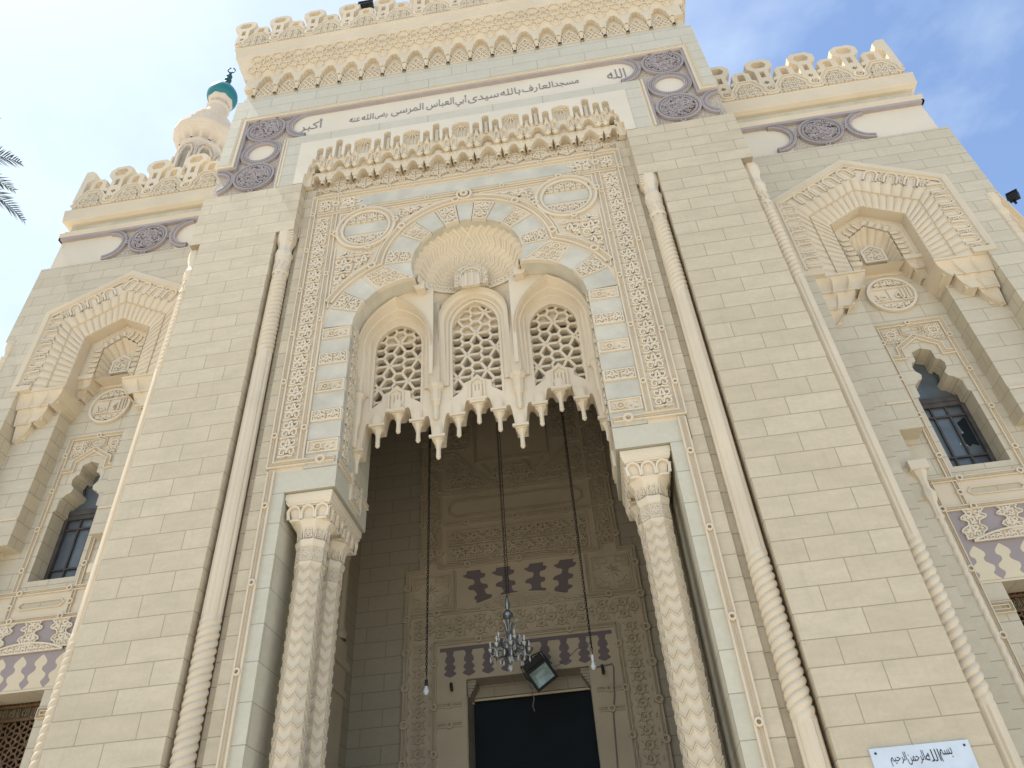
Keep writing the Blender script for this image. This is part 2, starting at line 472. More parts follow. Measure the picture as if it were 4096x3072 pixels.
def shape_ar(s):
    out = []
    for w in s.split(' '):
        o = ''; prev = False
        for i, c in enumerate(w):
            f = FORMS.get(c)
            if not f: o += c; prev = False; continue
            nxt = i + 1 < len(w) and w[i + 1] in FORMS
            dual = len(f) == 4
            o += (f[3] if (dual and nxt) else f[1]) if prev else (f[2] if (dual and nxt) else f[0])
            prev = dual
        out.append(o)
    return ' '.join(out)[::-1]
def text_mb(mb, s, x0, x1, z0, z1, d, th, fit=True):
    """letters as raised solids filling the given rectangle"""
    c = bpy.data.curves.new('t', 'FONT'); c.body = shape_ar(s); c.extrude = .5; c.resolution_u = 3
    o = bpy.data.objects.new('t', c); COL.objects.link(o); bpy.context.view_layer.update()
    me = bpy.data.meshes.new_from_object(o.evaluated_get(bpy.context.evaluated_depsgraph_get()))
    vs = [tuple(v.co) for v in me.vertices]; fs = [tuple(p.vertices) for p in me.polygons]
    xa, xb = min(v[0] for v in vs), max(v[0] for v in vs)
    ya, yb = min(v[1] for v in vs), max(v[1] for v in vs)
    kx = (x1 - x0) / (xb - xa); kz = (z1 - z0) / (yb - ya) if fit else kx
    mb.add([(x0 + (v[0] - xa) * kx, d - (v[2] + .5) * th, z0 + (v[1] - ya) * kz) for v in vs], fs)
    bpy.data.objects.remove(o); bpy.data.curves.remove(c); bpy.data.meshes.remove(me)

# ================================================================== SETTING
g = MB(); g.add([(-400, -400, 0), (400, -400, 0), (400, 400, 0), (-400, 400, 0)], [(0, 1, 2, 3)])
struct(g.build('ground', 'paving'))

# ================================================================== MOSQUE
MQ = thing('mosque', 'cream stone mosque front with tall trefoil entrance arch, carved hoods and crested parapets', 'mosque')

# ---- piers either side of the portal
for s in (1, -1):
    VP = lambda a, b, d: (a, b, d)
    m = MB(s)
    m.prism([(4.25, 0), (6.03, 0), (6.03, .55), (6.28, .55), (6.28, 1.62), (3.58, 1.62), (3.58, .25), (3.80, .25), (3.80, .33), (3.93, .33), (3.93, .43), (4.25, .43)], 0, 15.0, M=VP)
    m.prism([(3.85, 0), (6.28, 0), (6.28, 1.62), (3.58, 1.62), (3.58, .25), (3.85, .25)], 15.0, 16.69, M=VP)
    pr = m.build('pier', 'pier_stone', MQ)
    # stepped corbel under the overhanging corner block
    m = MB(s)
    for q in range(4): m.box(3.852 + .0, 4.02 - .035 * q, .02 + .01 * q, .24, 14.94 - .075 * q, 15.0 - .075 * q)
    m.build('corner_corbel', 'cream_stucco', pr)

# ---- engaged twisted colonnettes
def colonnette(x, y, r, s, zb=0.0):
    m = MB(s); N = 28; M_ = []
    zl = []
    z = .9
    while z < 13.72:
        zl.append(z); z += .0135 if (3.85 < z < 6.3 or 11.35 < z < 13.72) else .12
    zl.append(13.72)
    def F(u, v):
        z = zl[int(round(v * (len(zl) - 1)))]; a = u * 2 * pi
        t1 = min(1, max(0, (z - 3.9) / .22)) * min(1, max(0, (6.25 - z) / .22)); t2 = min(1, max(0, (z - 11.4) / .22)) * min(1, max(0, (13.62 - z) / .16))
        t = max(t1, t2)
        rope = abs(sin((z / .118) * pi - s * a * 1.5)) ** .55
        fl = abs(sin(3.5 * a)) ** .35
        rr = r * (t * (.82 + .24 * rope) + (1 - t) * (.86 + .14 * fl))
        return (x + rr * cos(a), y + rr * sin(a), z)
    m.grid(F, N, len(zl) - 1)
    sh = m.build('colonnette', 'cream_stucco', MQ, True)
    m = MB(s)
    m.lathe([(r * 1.0, 13.70), (r * 1.12, 13.72), (r * 1.12, 13.78), (r * .98, 13.8), (r * 1.0, 14.1), (r * 1.12, 14.12), (r * 1.15, 14.18), (r * 1.1, 14.24), (r * 1.18, 14.26)], 20, x, y)
    m.lathe([(r * 1.2, 14.26), (r * 1.28, 14.34), (r * 1.22, 14.40), (r * .98, 14.46), (r * 1.0, 14.62), (r * 1.35, 14.78), (r * 1.42, 15.0)], 8, x, y, rot=pi / 8)
    for q in range(9):                      # leaves on the ring
        a = 2 * pi * q / 9
        m.tube([(x + r * 1.02 * cos(a + .16 * sin(t * 1.1)), y + r * 1.02 * sin(a + .16 * sin(t * 1.1)), 13.82 + t * .045) for t in range(7)], r * .10, 4)
    m.build('capital', 'carved_cream', sh, True)
    m = MB(s)
    m.lathe([(r * 1.3, 0), (r * 1.3, .5), (r * 1.15, .6), (r * 1.15, .9)], 12, x, y)
    m.build('base', 'cream_stucco', sh)
for s in (1, -1):
    colonnette(4.055, .19, .155, s)
    colonnette(6.235, .32, .135, s)

# ---- portal panel (spandrel wall), y = .25
RI, RO = 1.18, 1.765
def trefoil(r, zb, n=14):
    """outline of the trefoil arch from bottom right round to bottom left"""
    hx, hz = 1.17 - 0, 13.53 - 11.93
    L2 = math.hypot(1.17, 1.6); h = math.sqrt(max(0, r * r - L2 * L2 / 4))
    cx, cz = .585 + h * 1.6 / L2, 12.73 + h * 1.17 / L2      # cusp point
    a1 = math.degrees(math.atan2(cz - 11.93, cx - 1.17)); a2 = math.degrees(math.atan2(cz - 13.53, cx))
    R = [(1.17 + r, zb)] + arc(1.17, 11.93, r, 0, a1, n)
    T = arc(0, 13.53, r, a2, 180 - a2, 2 * n)
    Lp = [(-p[0], p[1]) for p in reversed(R)]
    return R + T[1:-1] + Lp
pw = MB()
pw.prism([(-3.6, 8.7), (-2.955, 8.7)] + [(max(-2.955, p[0]), p[1]) for p in reversed(trefoil(RO, 8.7))][1:-1] + [(2.955, 8.7), (3.6, 8.7), (3.6, 16.40), (-3.6, 16.40)], .25, .45)
pw.box(-3.84, 3.84, .452, .56, 15.6, 18.6)
PW = pw.build('portal_wall', 'cream_stucco', MQ)
# mouldings framing the panel
m = MB()
frame(m, [(-2.9, 8.84), (-3.55, 8.84), (-3.55, 16.30), (3.55, 16.30), (3.55, 8.84), (2.9, 8.84)], .13, .05, .25, knot=1.15, kr=.045)
frame(m, [(-3.02, 8.90), (-3.02, 15.60)], .13, .045, .25, knot=1.2, kr=.045)
frame(m, [(3.02, 8.90), (3.02, 15.60)], .13, .045, .25, knot=1.2, kr=.045)
frame(m, [(-3.45, 15.66), (3.45, 15.66)], .11, .045, .25, knot=1.7, kr=.045)
frame(m, [(-3.03, 15.72), (-3.03, 16.25)], .10, .04, .25, knot=.3)
frame(m, [(3.03, 15.72), (3.03, 16.25)], .10, .04, .25, knot=.3)
frame(m, [(-2.9, 8.84), (-2.4, 8.84)], .11, .045, .25, knot=.4)
frame(m, [(2.4, 8.84), (2.9, 8.84)], .11, .045, .25, knot=.4)
for s in (1, -1):                              # side pilaster moulding down the jamb
    frame(m, [(s * 3.51, .6), (s * 3.51, 8.72)], .14, .05, .25, knot=1.35, kr=.045)
m.build('panel_moulding', 'cream_stucco', PW)
m = MB()
tr = trefoil(1.885, 10.3)
tr = [(max(-2.94, min(2.94, p[0])), p[1]) for p in tr]
tr = [p for p in tr if abs(p[0]) < 2.935]
m.strip(tr, bead(.17, .055), .25)
m.strip([(p[0], p[1]) for p in trefoil(2.02, 10.3) if abs(p[0]) < 2.9], rib(.05, .03), .25)
for p in tr[3:-3:7]: ring(m, p[0], p[1], .075, .05, .075, .25)
ring(m, 0, 15.52, .16, .06, .10, .25, n=16); ring(m, 0, 15.52, .07, .06, .13, .25, n=12)
m.build('arch_moulding', 'cream_stucco', PW)
# vertical carved bands + corner squares
for s in (1, -1):
    po = rect(3.125, 8.98, 3.45, 15.52) if s > 0 else rect(-3.45, 8.98, -3.125, 15.52)
    m = MB(); m.prism(po, .244, .25, back=False)
    arab(m, po, .325, .40, .244, .045, lw=.085)
    m.build('carved_band', 'carved_cream', PW)
    po = rect(3.14, 15.78, 3.42, 16.18) if s > 0 else rect(-3.42, 15.78, -3.14, 16.18)
    m = MB(); arab(m, po, .28, .40, .25, .045, lw=.09)
    m.build('corner_square', 'carved_cream', PW)
    # ends of the long marble strip
    po = [(s * 2.9, 15.78), (s * 2.9, 16.18), (s * 2.45, 16.18), (s * 2.6, 16.08), (s * 2.38, 15.98), (s * 2.6, 15.88), (s * 2.45, 15.78)]
    m = MB(); arab(m, po, .34, .4, .25, .04, lw=.09)
    m.build('strip_carving', 'carved_cream', PW)
m = MB(); m.prism([(-2.44, 15.79), (2.44, 15.79), (2.6, 15.88), (2.4, 15.98), (2.6, 16.08), (2.44, 16.17), (-2.44, 16.17), (-2.6, 16.08), (-2.4, 15.98), (-2.6, 15.88)], .238, .25)
m.build('marble_strip', 'grey_marble', PW)
# spandrel roundels and carved triangles
for s in (1, -1):
    cx, cz = s * 2.25, 14.94
    m = MB()
    cir = [(cx + .60 * cos(2 * pi * t / 40), cz + .62 * sin(2 * pi * t / 40)) for t in range(40)]
    m.strip(cir, [(-.09, -.01), (-.09, .07), (-.03, .075), (-.02, .03), (.02, .03), (.03, .06), (.085, .05), (.09, -.01)], .25, True)
    for t in (0, 90, 180, 270): ring(m, cx + .69 * cos(R_(t + 8)), cz + .71 * sin(R_(t + 8)), .06, .045, .085, .25)
    RD = m.build('roundel', 'cream_stucco', PW)
    ch = [(cx + .50 * cos(R_(t)), cz + .52 * sin(R_(t))) for t in range(0, 360, 9)]
    up = [(cx + .50 * cos(R_(t)), cz + .52 * sin(R_(t))) for t in range(25, 156, 10)]
    dn = [(p[0], 2 * cz - p[1]) for p in up]
    for po_, zo in ((up, .22), (dn, -.52)):
        m = MB(); arab(m, po_, .25, .30, .25, .035, x0=cx - .5, z0=cz + zo, lw=.09); m.build('roundel_carving', 'carved_cream', RD)
    m = MB(); m.prism([p for p in ch if abs(p[1] - cz) < .2], .236, .25)
    m.build('roundel_marble', 'grey_marble', RD)
    # two carved triangles: under the roundel and towards the arch crown
    t1 = [(s * 2.84, 13.02), (s * 2.84, 14.12), (s * 2.62, 14.24), (s * 2.2, 14.14), (s * 1.98, 14.10), (s * 2.2, 13.72), (s * 2.45, 13.55)]
    m = MB(); m.prism(t1, .246, .25, back=False); arab(m, t1, .44, .5, .246, .05, x0=2.0 if s > 0 else -2.88, lw=.075)
    m.build('spandrel_carving', 'carved_cream', PW)
    m = MB()
    t2 = [(s * .62, 15.46), (s * 1.50, 15.46), (s * 1.52, 15.2), (s * 1.68, 14.84), (s * 1.35, 15.12), (s * .95, 15.34)]
    m.prism(t2, .246, .25, back=False); arab(m, t2, .42, .42, .246, .05, x0=.6 if s > 0 else -1.86, z0=14.7, lw=.075)
    m.strip([(s * 2.9, 12.55), (s * 2.9, 14.4)], rib(.03, .03), .25); m.strip([(s * 2.88, 14.75), (s * 2.88, 15.55), (s * 2.45, 15.55)], rib(.035, .035), .25)
    m.strip([(s * 2.78, 15.1), (s * 2.78, 15.46), (s * 2.62, 15.46)], rib(.03, .03), .25); m.strip([(s * .35, 15.55), (s * 1.9, 15.55)], rib(.035, .035), .25)
    m.build('spandrel_carving', 'carved_cream', PW)

# ---- striped arch: marble and carved voussoirs
AR = bpy.data.objects.new('arch', None); COL.objects.link(AR); AR.parent = MQ
def voussoir(poly, kind, cen=None, rot=0., size=(.3, .58)):
    if kind == 'm':
        m = MB(); m.prism(poly, .243, .33, back=False)
        m.build('voussoir', 'grey_marble', AR)
    else:
        m = MB(); m.prism(poly, .252, .33, back=False)
        cs, sn = cos(rot), sin(rot)
        def M(a, b, d): return (cen[0] + a * cs - b * sn, d, cen[1] + a * sn + b * cs)
        loc = [((p[0] - cen[0]) * cs + (p[1] - cen[1]) * sn, -(p[0] - cen[0]) * sn + (p[1] - cen[1]) * cs) for p in poly]
        q = [(p[0] * .88, p[1] * .93) for p in loc]
        m.strip(q, rib(.03, .03), .252, True, M)
        if kind == 'a': arab(m, [(p[0] * .97, p[1] * .97) for p in q], size[0] / 1., size[1] / 2, .252, .035, M, -size[0] / 2, -size[1] / 2, lw=.085)
        else: hexrel(m, q, .125, .252, .04, M)
        m.build('voussoir', 'carved_cream', AR)
def sect(cx, cz, a0, a1):
    return arc(cx, cz, RO, a0, a1, 4) + arc(cx, cz, RI, a1, a0, 4)
G = .0
tl = [(-83.3 + 180, 83.3, 'm')]
bs = [83.3, 67, 50.5, 34.2, 18, 3]
kinds = ['a', 'm', 'h', 'm', 'a']
lst = [(83.3, 96.7, 'm')]
for i in range(5):
    lst.append((bs[i + 1], bs[i], kinds[i])); lst.append((180 - bs[i], 180 - bs[i + 1], kinds[i]))
for a0, a1, kd in lst:
    am = R_((a0 + a1) / 2)
    voussoir(sect(0, 13.53, a0 + .25, a1 - .25), kd, (1.47 * cos(am), 13.53 + 1.47 * sin(am)), am - pi / 2, (.40, .58))
for s in (1, -1):
    # cusp stone between the lobes
    L2 = math.hypot(1.17, 1.6)
    def cusp(r):
        h = math.sqrt(max(0, r * r - L2 * L2 / 4)); return (.585 + h * 1.6 / L2, 12.73 + h * 1.17 / L2)
    co, ci = cusp(RO), cusp(RI)
    aco = math.degrees(math.atan2(co[1] - 11.93, co[0] - 1.17)); aci = math.degrees(math.atan2(ci[1] - 11.93, ci[0] - 1.17))
    pl = arc(0, 13.53, RO, 2.8, math.degrees(math.atan2(co[1] - 13.53, co[0])), 2) + [ci] + arc(0, 13.53, RI, math.degrees(math.atan2(ci[1] - 13.53, ci[0])), 2.8, 3)[1:]
    voussoir([(s * p[0], p[1]) for p in pl], 'm')
    pl = arc(1.17, 11.93, RO, 53, aco, 3) + arc(1.17, 11.93, RI, aci, 53, 6)
    cen = (s * 1.62, 13.25)
    voussoir([(s * p[0], p[1]) for p in pl], 'h', (s * 1.60, 13.25), R_(66 - 90) * s, (.4, .5))
    for a0, a1, kd in ((36, 53, 'm'), (20, 36, 'a'), (3, 20, 'm')):
        am = R_((a0 + a1) / 2)
        pl = [(s * p[0], p[1]) for p in sect(1.17, 11.93, a0 + .25, a1 - .25)]
        voussoir(pl, kd, (s * (1.17 + 1.47 * cos(am)), 11.93 + 1.47 * sin(am)), (am - pi / 2) * s, (.40, .58))
    zc_ = [11.99, 11.68, 11.33, 11.02, 10.64, 10.34, 9.95, 9.67, 9.29, 8.99, 8.705]
    for i in range(10):
        kd = ('h' if (i // 2) % 2 == 0 else 'a') if i % 2 == 0 else 'm'
        x0, x1 = sorted((s * 2.355, s * 2.95)); z1, z0 = zc_[i], zc_[i + 1]
        poly = rect(x0, z0 + .006, x1, z1 - .006)
        if kd == 'm': voussoir(poly, 'm')
        else:
            m = MB(); m.prism(poly, .252, .33, back=False)
            q = rect(x0 + .03, z0 + .03, x1 - .03, z1 - .03)
            m.strip(q, rib(.03, .03), .252, True)
            q = rect(x0 + .04, z0 + .04, x1 - .04, z1 - .04)
            if kd == 'a': arab(m, q, .26, z1 - z0 - .08, .252, .035, lw=.09)
            else: hexrel(m, q, .115, .252, .04)
            m.build('voussoir', 'carved_cream', AR)
# intrados: inner faces of the arch piers
for s in (1, -1):
    m = MB(s); m.box(2.36, 3.58, .33, 1.95, 8.70, 12.0)
    m.box(2.354, 3.60, .25, 1.95, 8.284, 8.70)
    m.build('arch_pier', 'jamb_marble', AR)
    m = MB(s)
    for (y0, z0, y1, z1) in ((.45, 11.2, .85, 13.0),): pass
    Mi = lambda a, b, d: (2.354 - (d - 2.354) * 0 - (2.354 - d), a, b) if False else (d, a, b)
    po = [(.42, 8.95), (.72, 8.95), (.72, 12.2), (.57, 12.6), (.42, 12.2)]
    m.strip(po, rib(.03, -.025), 2.354, True, M=Mi)
    arab(m, po, .30, .36, 2.354, .03, M=Mi, lw=.09)
    m.strip([(.25, 8.79), (1.95, 8.79)], bead(.10, .04), 2.354, M=Mi)
    m.strip([(1.0, 8.45), (1.0, 8.95), (1.5, 8.95), (1.5, 8.45)], bead(.08, .04), 2.354, True, M=Mi)
    arab(m, rect(1.05, 8.5, 1.45, 8.9), .4, .4, 2.354, .03, M=Mi, lw=.09)
    m.build('arch_pier_carving', 'carved_cream', AR)
# plain marble soffit behind the voussoir faces
m = MB()
pa = trefoil(RI + .001, 8.7, 14)
m.add([(p[0], y, p[1]) for y in (.33, .78) for p in pa], [(i, i + 1, len(pa) + i + 1, len(pa) + i) for i in range(len(pa) - 1)])
m.build('arch_soffit', 'grey_marble', AR)
# ---- scalloped shell in the top lobe
m = MB()
CZ = 13.53
def shell(u, v):
    # u: angle along the rim, v: 0 rim .. 1 inner
    a0, a1 = R_(-19), R_(199)
    a = a0 + (a1 - a0) * u
    rx_, rz_ = (RI + .03) * cos(a), (RI + .03) * sin(a)
    tx, tz, ty = 0.0, -.34, .92
    w = v
    x = rx_ * (1 - w) + .30 * cos(a) * w
    z = CZ + rz_ * (1 - w) + (tz + .30 * max(-.1, sin(a))) * w
    y = .40 + (ty - .40) * sin(w * pi / 2) ** .8
    # radiating zig-zag flutes
    ph = u * 46 + 1.5 * (abs(((v * 7.0) % 2) - 1)) * (1 if u < .5 else -1)
    tri = abs((ph % 2) - 1)
    y += .055 * (min(1, max(0, tri * 2.2 - .6)) - .5) * (1 - .6 * v)
    return (x, y, z)
m.grid(shell, 496, 96)
SH = m.build('shell_niche', 'cream_stucco', MQ)
m = MB()
# band along the rim of the shell floor and round the little niche
n = 24
def fl(t):
    a = pi + pi * t
    return (-1.09 * cos(a) * -1, .40 + .55 * abs(sin(a)) ** .9)
fp = [( -1.10 + 2.2 * i / n, .40 + .56 * math.sqrt(max(0, 1 - (-1 + 2 * i / n) ** 2))) for i in range(n + 1)]
vs = []; fs = []
for i, (x, y) in enumerate(fp): vs += [(x, y, 13.16), (x, y, 13.32), (x * .97, y - .02, 13.34), (x * .97, y - .05, 13.13)]
for i in range(n): fs += [(4 * i + t, 4 * i + t + 1, 4 * i + 5 + t, 4 * i + 4 + t) for t in range(3)] + [(4 * i + 3, 4 * i, 4 * i + 4, 4 * i + 7)]
m.add(vs, fs)
for i in range(1, n - 1):
    if abs(fp[i][0]) < .3: continue
    x, y = fp[i]; ring(m, x, 13.24, .045, .025, .02, y - .045, n=8)
# fan vault carrying the shell floor
def fanv(u, v):
    i_ = u * n; i0 = min(n - 1, int(i_)); f = i_ - i0
    x = fp[i0][0] + (fp[i0 + 1][0] - fp[i0][0]) * f; y = fp[i0][1] + (fp[i0 + 1][1] - fp[i0][1]) * f
    xl = .80 * math.copysign(1, x) if abs(x) > .62 else x * .80 / .62
    e = v ** 1.0; q = 1 - (1 - v) ** 2.4
    sm = min(1, max(0, (abs(x) - .42) / .42)); sm = sm * sm * (3 - 2 * sm)
    return (x + (xl - x) * q * sm, y + (.985 - y) * q, 13.165 - (.09 + .90 * sm) * v)
m2 = MB(); m2.grid(fanv, 72, 12); m2.build('fan_vault', 'cream_stucco', SH, True)
# little niche
no = parch(0, .36, 13.14, 13.42, 13.78); ni = parch(0, .22, 13.1, 13.36, 13.62)
m.prism(no, .72, .98, [], back=False)
arab(m, [p for p in no], .2, .2, .72, .02, lw=.1)
m.strip(ni, rib(.035, .05), .72)
m.build('shell_border', 'carved_cream', SH)
m = MB()
for q in range(6):
    x0 = -.20 + .40 * q / 6; zt = 13.58 - 2.6 * (abs(x0 + .033)) ** 2 - .06
    m.prism([(x0, 13.06), (x0 + .067, 13.06), (x0 + .067, zt - .1), (x0 + .034, zt), (x0, zt - .1)], .66 - .02 * (q % 2), .72)
m.build('shell_pedestal', 'cream_stucco', SH)

# ---- window screen with its hanging fringe
PEND = [(0, 9.81), (.39, 9.57), (.78, 9.14), (1.17, 9.57), (1.56, 9.84), (1.95, 9.57), (2.33, 9.05)]
allp = sorted([(-x, z) for x, z in PEND[1:]] + PEND)
BODY = .24                                     # pendant length below the plate
bot = []
for i in range(len(allp)):
    x, z = allp[i]
    zb = z + BODY + .14
    hw = .10
    if i > 0:
        xp, zp = allp[i - 1][0] + hw, allp[i - 1][1] + BODY + .14
        xa, xb = xp, x - hw
        zt = max(zp, zb) + .13
        for t in range(0, 9):
            f = t / 8
            bot.append((xa + (xb - xa) * f, (zp if f < .5 else zb) + (zt - (zp if f < .5 else zb)) * (1 - abs(2 * f - 1) ** 2.4)))
    else: bot.append((x - hw * .3, zb))
    if i == len(allp) - 1: bot.append((x + hw * .3, zb))
def whole(c):
    o = gothic(c, .53, 10.39, 12.25 if c == 0 else 11.95, 12.98 if c == 0 else 12.60, 6)
    return o + [(c - .28, 10.58), (c - .28, 10.74), (c - .13, 10.80), (c, 10.93), (c + .13, 10.80), (c + .28, 10.74), (c + .28, 10.58)]
m = MB()
m.prism(bot + [(2.36, 12.6), (1.2, 13.3), (-1.2, 13.3), (-2.36, 12.6)], 1.02, 1.34, [whole(c) for c in (-1.6, 0, 1.6)])
SCR = m.build('window_screen', 'cream_stucco', MQ)
for x, z in allp:                              # pendants
    m = MB()
    zt = z + BODY + .16
    m.lathe([(.005, z - .02), (.036, z + .005), (.05, z + .04), (.044, z + .05), (.042, z + .20), (.055, z + .29), (.09, zt - .03), (.12, zt), (.125, zt + .05)], 8, x, 1.12, rot=pi / 8, cap=True)
    m.prism(parch(x, .095, zt + .05, zt + .16, zt + .30, 5), .985, 1.02)
    m.prism(parch(x, .065, zt + .05, zt + .15, zt + .25, 5), .97, .985)
    m.box(x - .15, x + .15, .965, 1.02, zt, zt + .05)
    m.build('pendant', 'cream_stucco', SCR)
for c in (-1.6, 0, 1.6):                       # three small hooded niches below the lattices
    m = MB()
    o = [(c - .14, 10.33), (c + .14, 10.33), (c + .14, 10.72), (c, 10.82), (c - .14, 10.72)]
    m.strip(o, rib(.04, .035), 1.02, True)
    for q in range(3): m.lathe([(.035, 10.35), (.035, 10.66)], 6, c - .07 + .07 * q, 1.02)
    m.box(c - .18, c + .18, .95, 1.02, 10.26, 10.32)
    m.build('hooded_niche', 'cream_stucco', SCR)
# lattices
def lattice(poly, a, w, d0, d1, M=ID, name='lattice', mat='cream_stucco', parent=None, rot=0., c0=(0, 0)):
    """floret pentagon lattice clipped to an outline"""
    m = MB()
    s_ = a / math.sqrt(21)
    E = [(cos(R_(60 * k_)), sin(R_(60 * k_))) for k_ in range(7)]
    v1 = (s_ * (4 * E[0][0] + E[1][0]), s_ * (4 * E[0][1] + E[1][1])); v2 = (s_ * (4 * E[1][0] + E[2][0]), s_ * (4 * E[1][1] + E[2][1]))
    xs = [p[0] for p in poly]; zs = [p[1] for p in poly]
    cx, cz = (min(xs) + max(xs)) / 2 + c0[0], min(zs) + c0[1]
    n = int(max(max(xs) - min(xs), max(zs) - min(zs)) / a) + 3
    segs = {}
    cr, sr = cos(rot), sin(rot)
    def T(p): return (cx + p[0] * cr - p[1] * sr, cz + p[0] * sr + p[1] * cr)
    def lin(o, *t): return (o[0] + s_ * sum(c_ * E[k_][0] for k_, c_ in t), o[1] + s_ * sum(c_ * E[k_][1] for k_, c_ in t))
    for i in range(-n, n + 1):
        for j in range(-n, n + 1):
            o = (i * v1[0] + j * v2[0], i * v1[1] + j * v2[1])
            for k_ in range(6):
                A_, B_, C_, D_ = lin(o, (k_, 2)), lin(o, (k_, 2), (k_ + 1, 1)), lin(o, (k_, 1), (k_ + 1, 2)), lin(o, (k_ + 1, 2))
                for p, q in ((o, A_), (A_, B_), (B_, C_), (C_, D_)):
                    key = tuple(sorted(((round(p[0], 3), round(p[1], 3)), (round(q[0], 3), round(q[1], 3)))))
                    segs[key] = (p, q)
    segs = segs.values()
    for si, (a_, b_) in enumerate(segs):
        dj = .0011 * (si % 7)
        p, q = T(a_), T(b_)
        ip, iq = inside(p, poly), inside(q, poly)
        if not (ip or iq): continue
        if not (ip and iq):
            lo, hi = (p, q) if ip else (q, p)
            for _ in range(6):
                md = ((lo[0] + hi[0]) / 2, (lo[1] + hi[1]) / 2)
                if inside(md, poly): lo = md
                else: hi = md
            p, q = (p if ip else q), lo
        m.strip([p, q], [(-w / 2, d0 - d1 - dj), (-w / 2, -dj), (w / 2, -dj), (w / 2, d0 - d1 - dj), (-w / 2, d0 - d1 - dj)], d0, M=M)
    return m.build(name, mat, parent)
for c in (-1.6, 0, 1.6):
    lt = lattice(whole(c), .60, .056, 1.10, 1.22, parent=SCR, c0=(0, .12))
    m = MB(); m.strip(whole(c)[:15], [(.0, 0), (.0, .09), (.05, .08), (.05, -.02)], 1.10); m.build('lattice_frame', 'cream_stucco', lt)
m = MB(); m.box(-2.3, 2.3, 1.44, 1.50, 10.55, 13.34); m.build('screen_lining', 'hall_plaster', SCR)
# hoods over the three lattices: stepped pointed vaults
def hood(c, outl, steps):
    m = MB()
    rings = []
    for (hw, zs, zt, y, zb) in steps:
        rings.append([(p[0], y if p[1] > zb + .01 else max(y, .985 + .02 * (y - .6)), p[1]) for p in gothic(c, hw, zb, zs, zt, 10)])
    n = len(rings[0])
    vs = [p for r in rings for p in r]
    fs = [(j * n + i, j * n + i + 1, (j + 1) * n + i + 1, (j + 1) * n + i) for j in range(len(rings) - 1) for i in range(n - 1)]
    m.add(vs, fs)
    return m.build('hood', 'cream_stucco', SCR)
for c in (-1.6, 1.6):
    hood(c, None, [(.765, 11.65, 13.0, .60, 10.72), (.76, 11.65, 12.97, .66, 10.72), (.725, 11.75, 12.94, .68, 10.72), (.69, 11.85, 12.86, .82, 10.72), (.655, 11.9, 12.82, .83, 10.72), (.61, 12.0, 12.74, .95, 10.72), (.57, 12.1, 12.70, .96, 10.72), (.55, 12.1, 12.66, 1.025, 10.72)])
    s = 1 if c > 0 else -1                     # wall closing the lobe round the hood
    w = [(2.353, 10.8)] + arc(1.17, 11.93, 1.179, 0, 92, 12) + [(.80, 13.14), (.80, 10.8)]
    w = w + [(p[0], p[1]) for p in reversed(gothic(1.6, .727, 10.8, 11.72, 12.955, 10))]
    m = MB(s); m.prism(w, .655, .72); m.build('lobe_wall', 'cream_stucco', SCR)
hood(0, None, [(.72, 12.35, 13.15, .78, 10.72), (.70, 12.35, 13.10, .86, 10.72), (.62, 12.3, 13.06, .88, 10.72), (.60, 12.3, 13.02, .97, 10.72), (.55, 12.3, 13.0, .98, 10.72), (.55, 12.3, 13.0, 1.025, 10.72)])
# shafts fanning up between the hoods, on moulded corbels
for x in (-.80, .80):
    m = MB()
    def fan(r, a, z):
        k_ = max(0, (z - 12.05) / 1.1)
        return r * (1 + 0 * k_)
    m.lathe([(.10, 10.72), (.105, 11.2), (.105, 11.9), (.12, 12.2), (.125, 12.4)], 8, x, .98, rot=pi / 8)
    m.box(*sorted((x - .09, x + .09)), .86, 1.03, 10.76, 12.9)
    sf = m.build('fan_shaft', 'cream_stucco', SCR)
    m = MB()
    m.lathe([(.01, 9.93), (.045, 9.95), (.06, 10.0), (.055, 10.03), (.06, 10.28), (.09, 10.31), (.09, 10.36), (.10, 10.38), (.105, 10.62), (.15, 10.66), (.17, 10.70), (.165, 10.76), (.10, 10.78)], 8, x, .99, rot=pi / 8, cap=True)
    m.build('shaft_corbel', 'cream_stucco', sf)
for s in (1, -1):
    m = MB(s)
    m.lathe([(.01, 9.5), (.05, 9.53), (.055, 9.95), (.09, 10.1), (.10, 10.6), (.15, 10.7), (.12, 10.76), (.09, 10.8), (.09, 12.0)], 8, 2.34, .93, rot=pi / 8)
    m.build('corner_shaft', 'cream_stucco', SCR)
# wall filling behind the hoods up to the shell
m = MB(); m.prism([(-2.36, 12.2), (2.36, 12.2), (2.36, 12.6), (1.3, 13.32), (-1.3, 13.32), (-2.36, 12.6)], 1.20, 1.34)
for s in (1, -1): m.prism([(s * .95, 12.98), (s * 1.13, 13.0), (s * 1.2, 13.12), (s * 1.2, 13.22), (s * .95, 13.2)], .47, .66)
m.build('screen_back', 'cream_stucco', SCR)

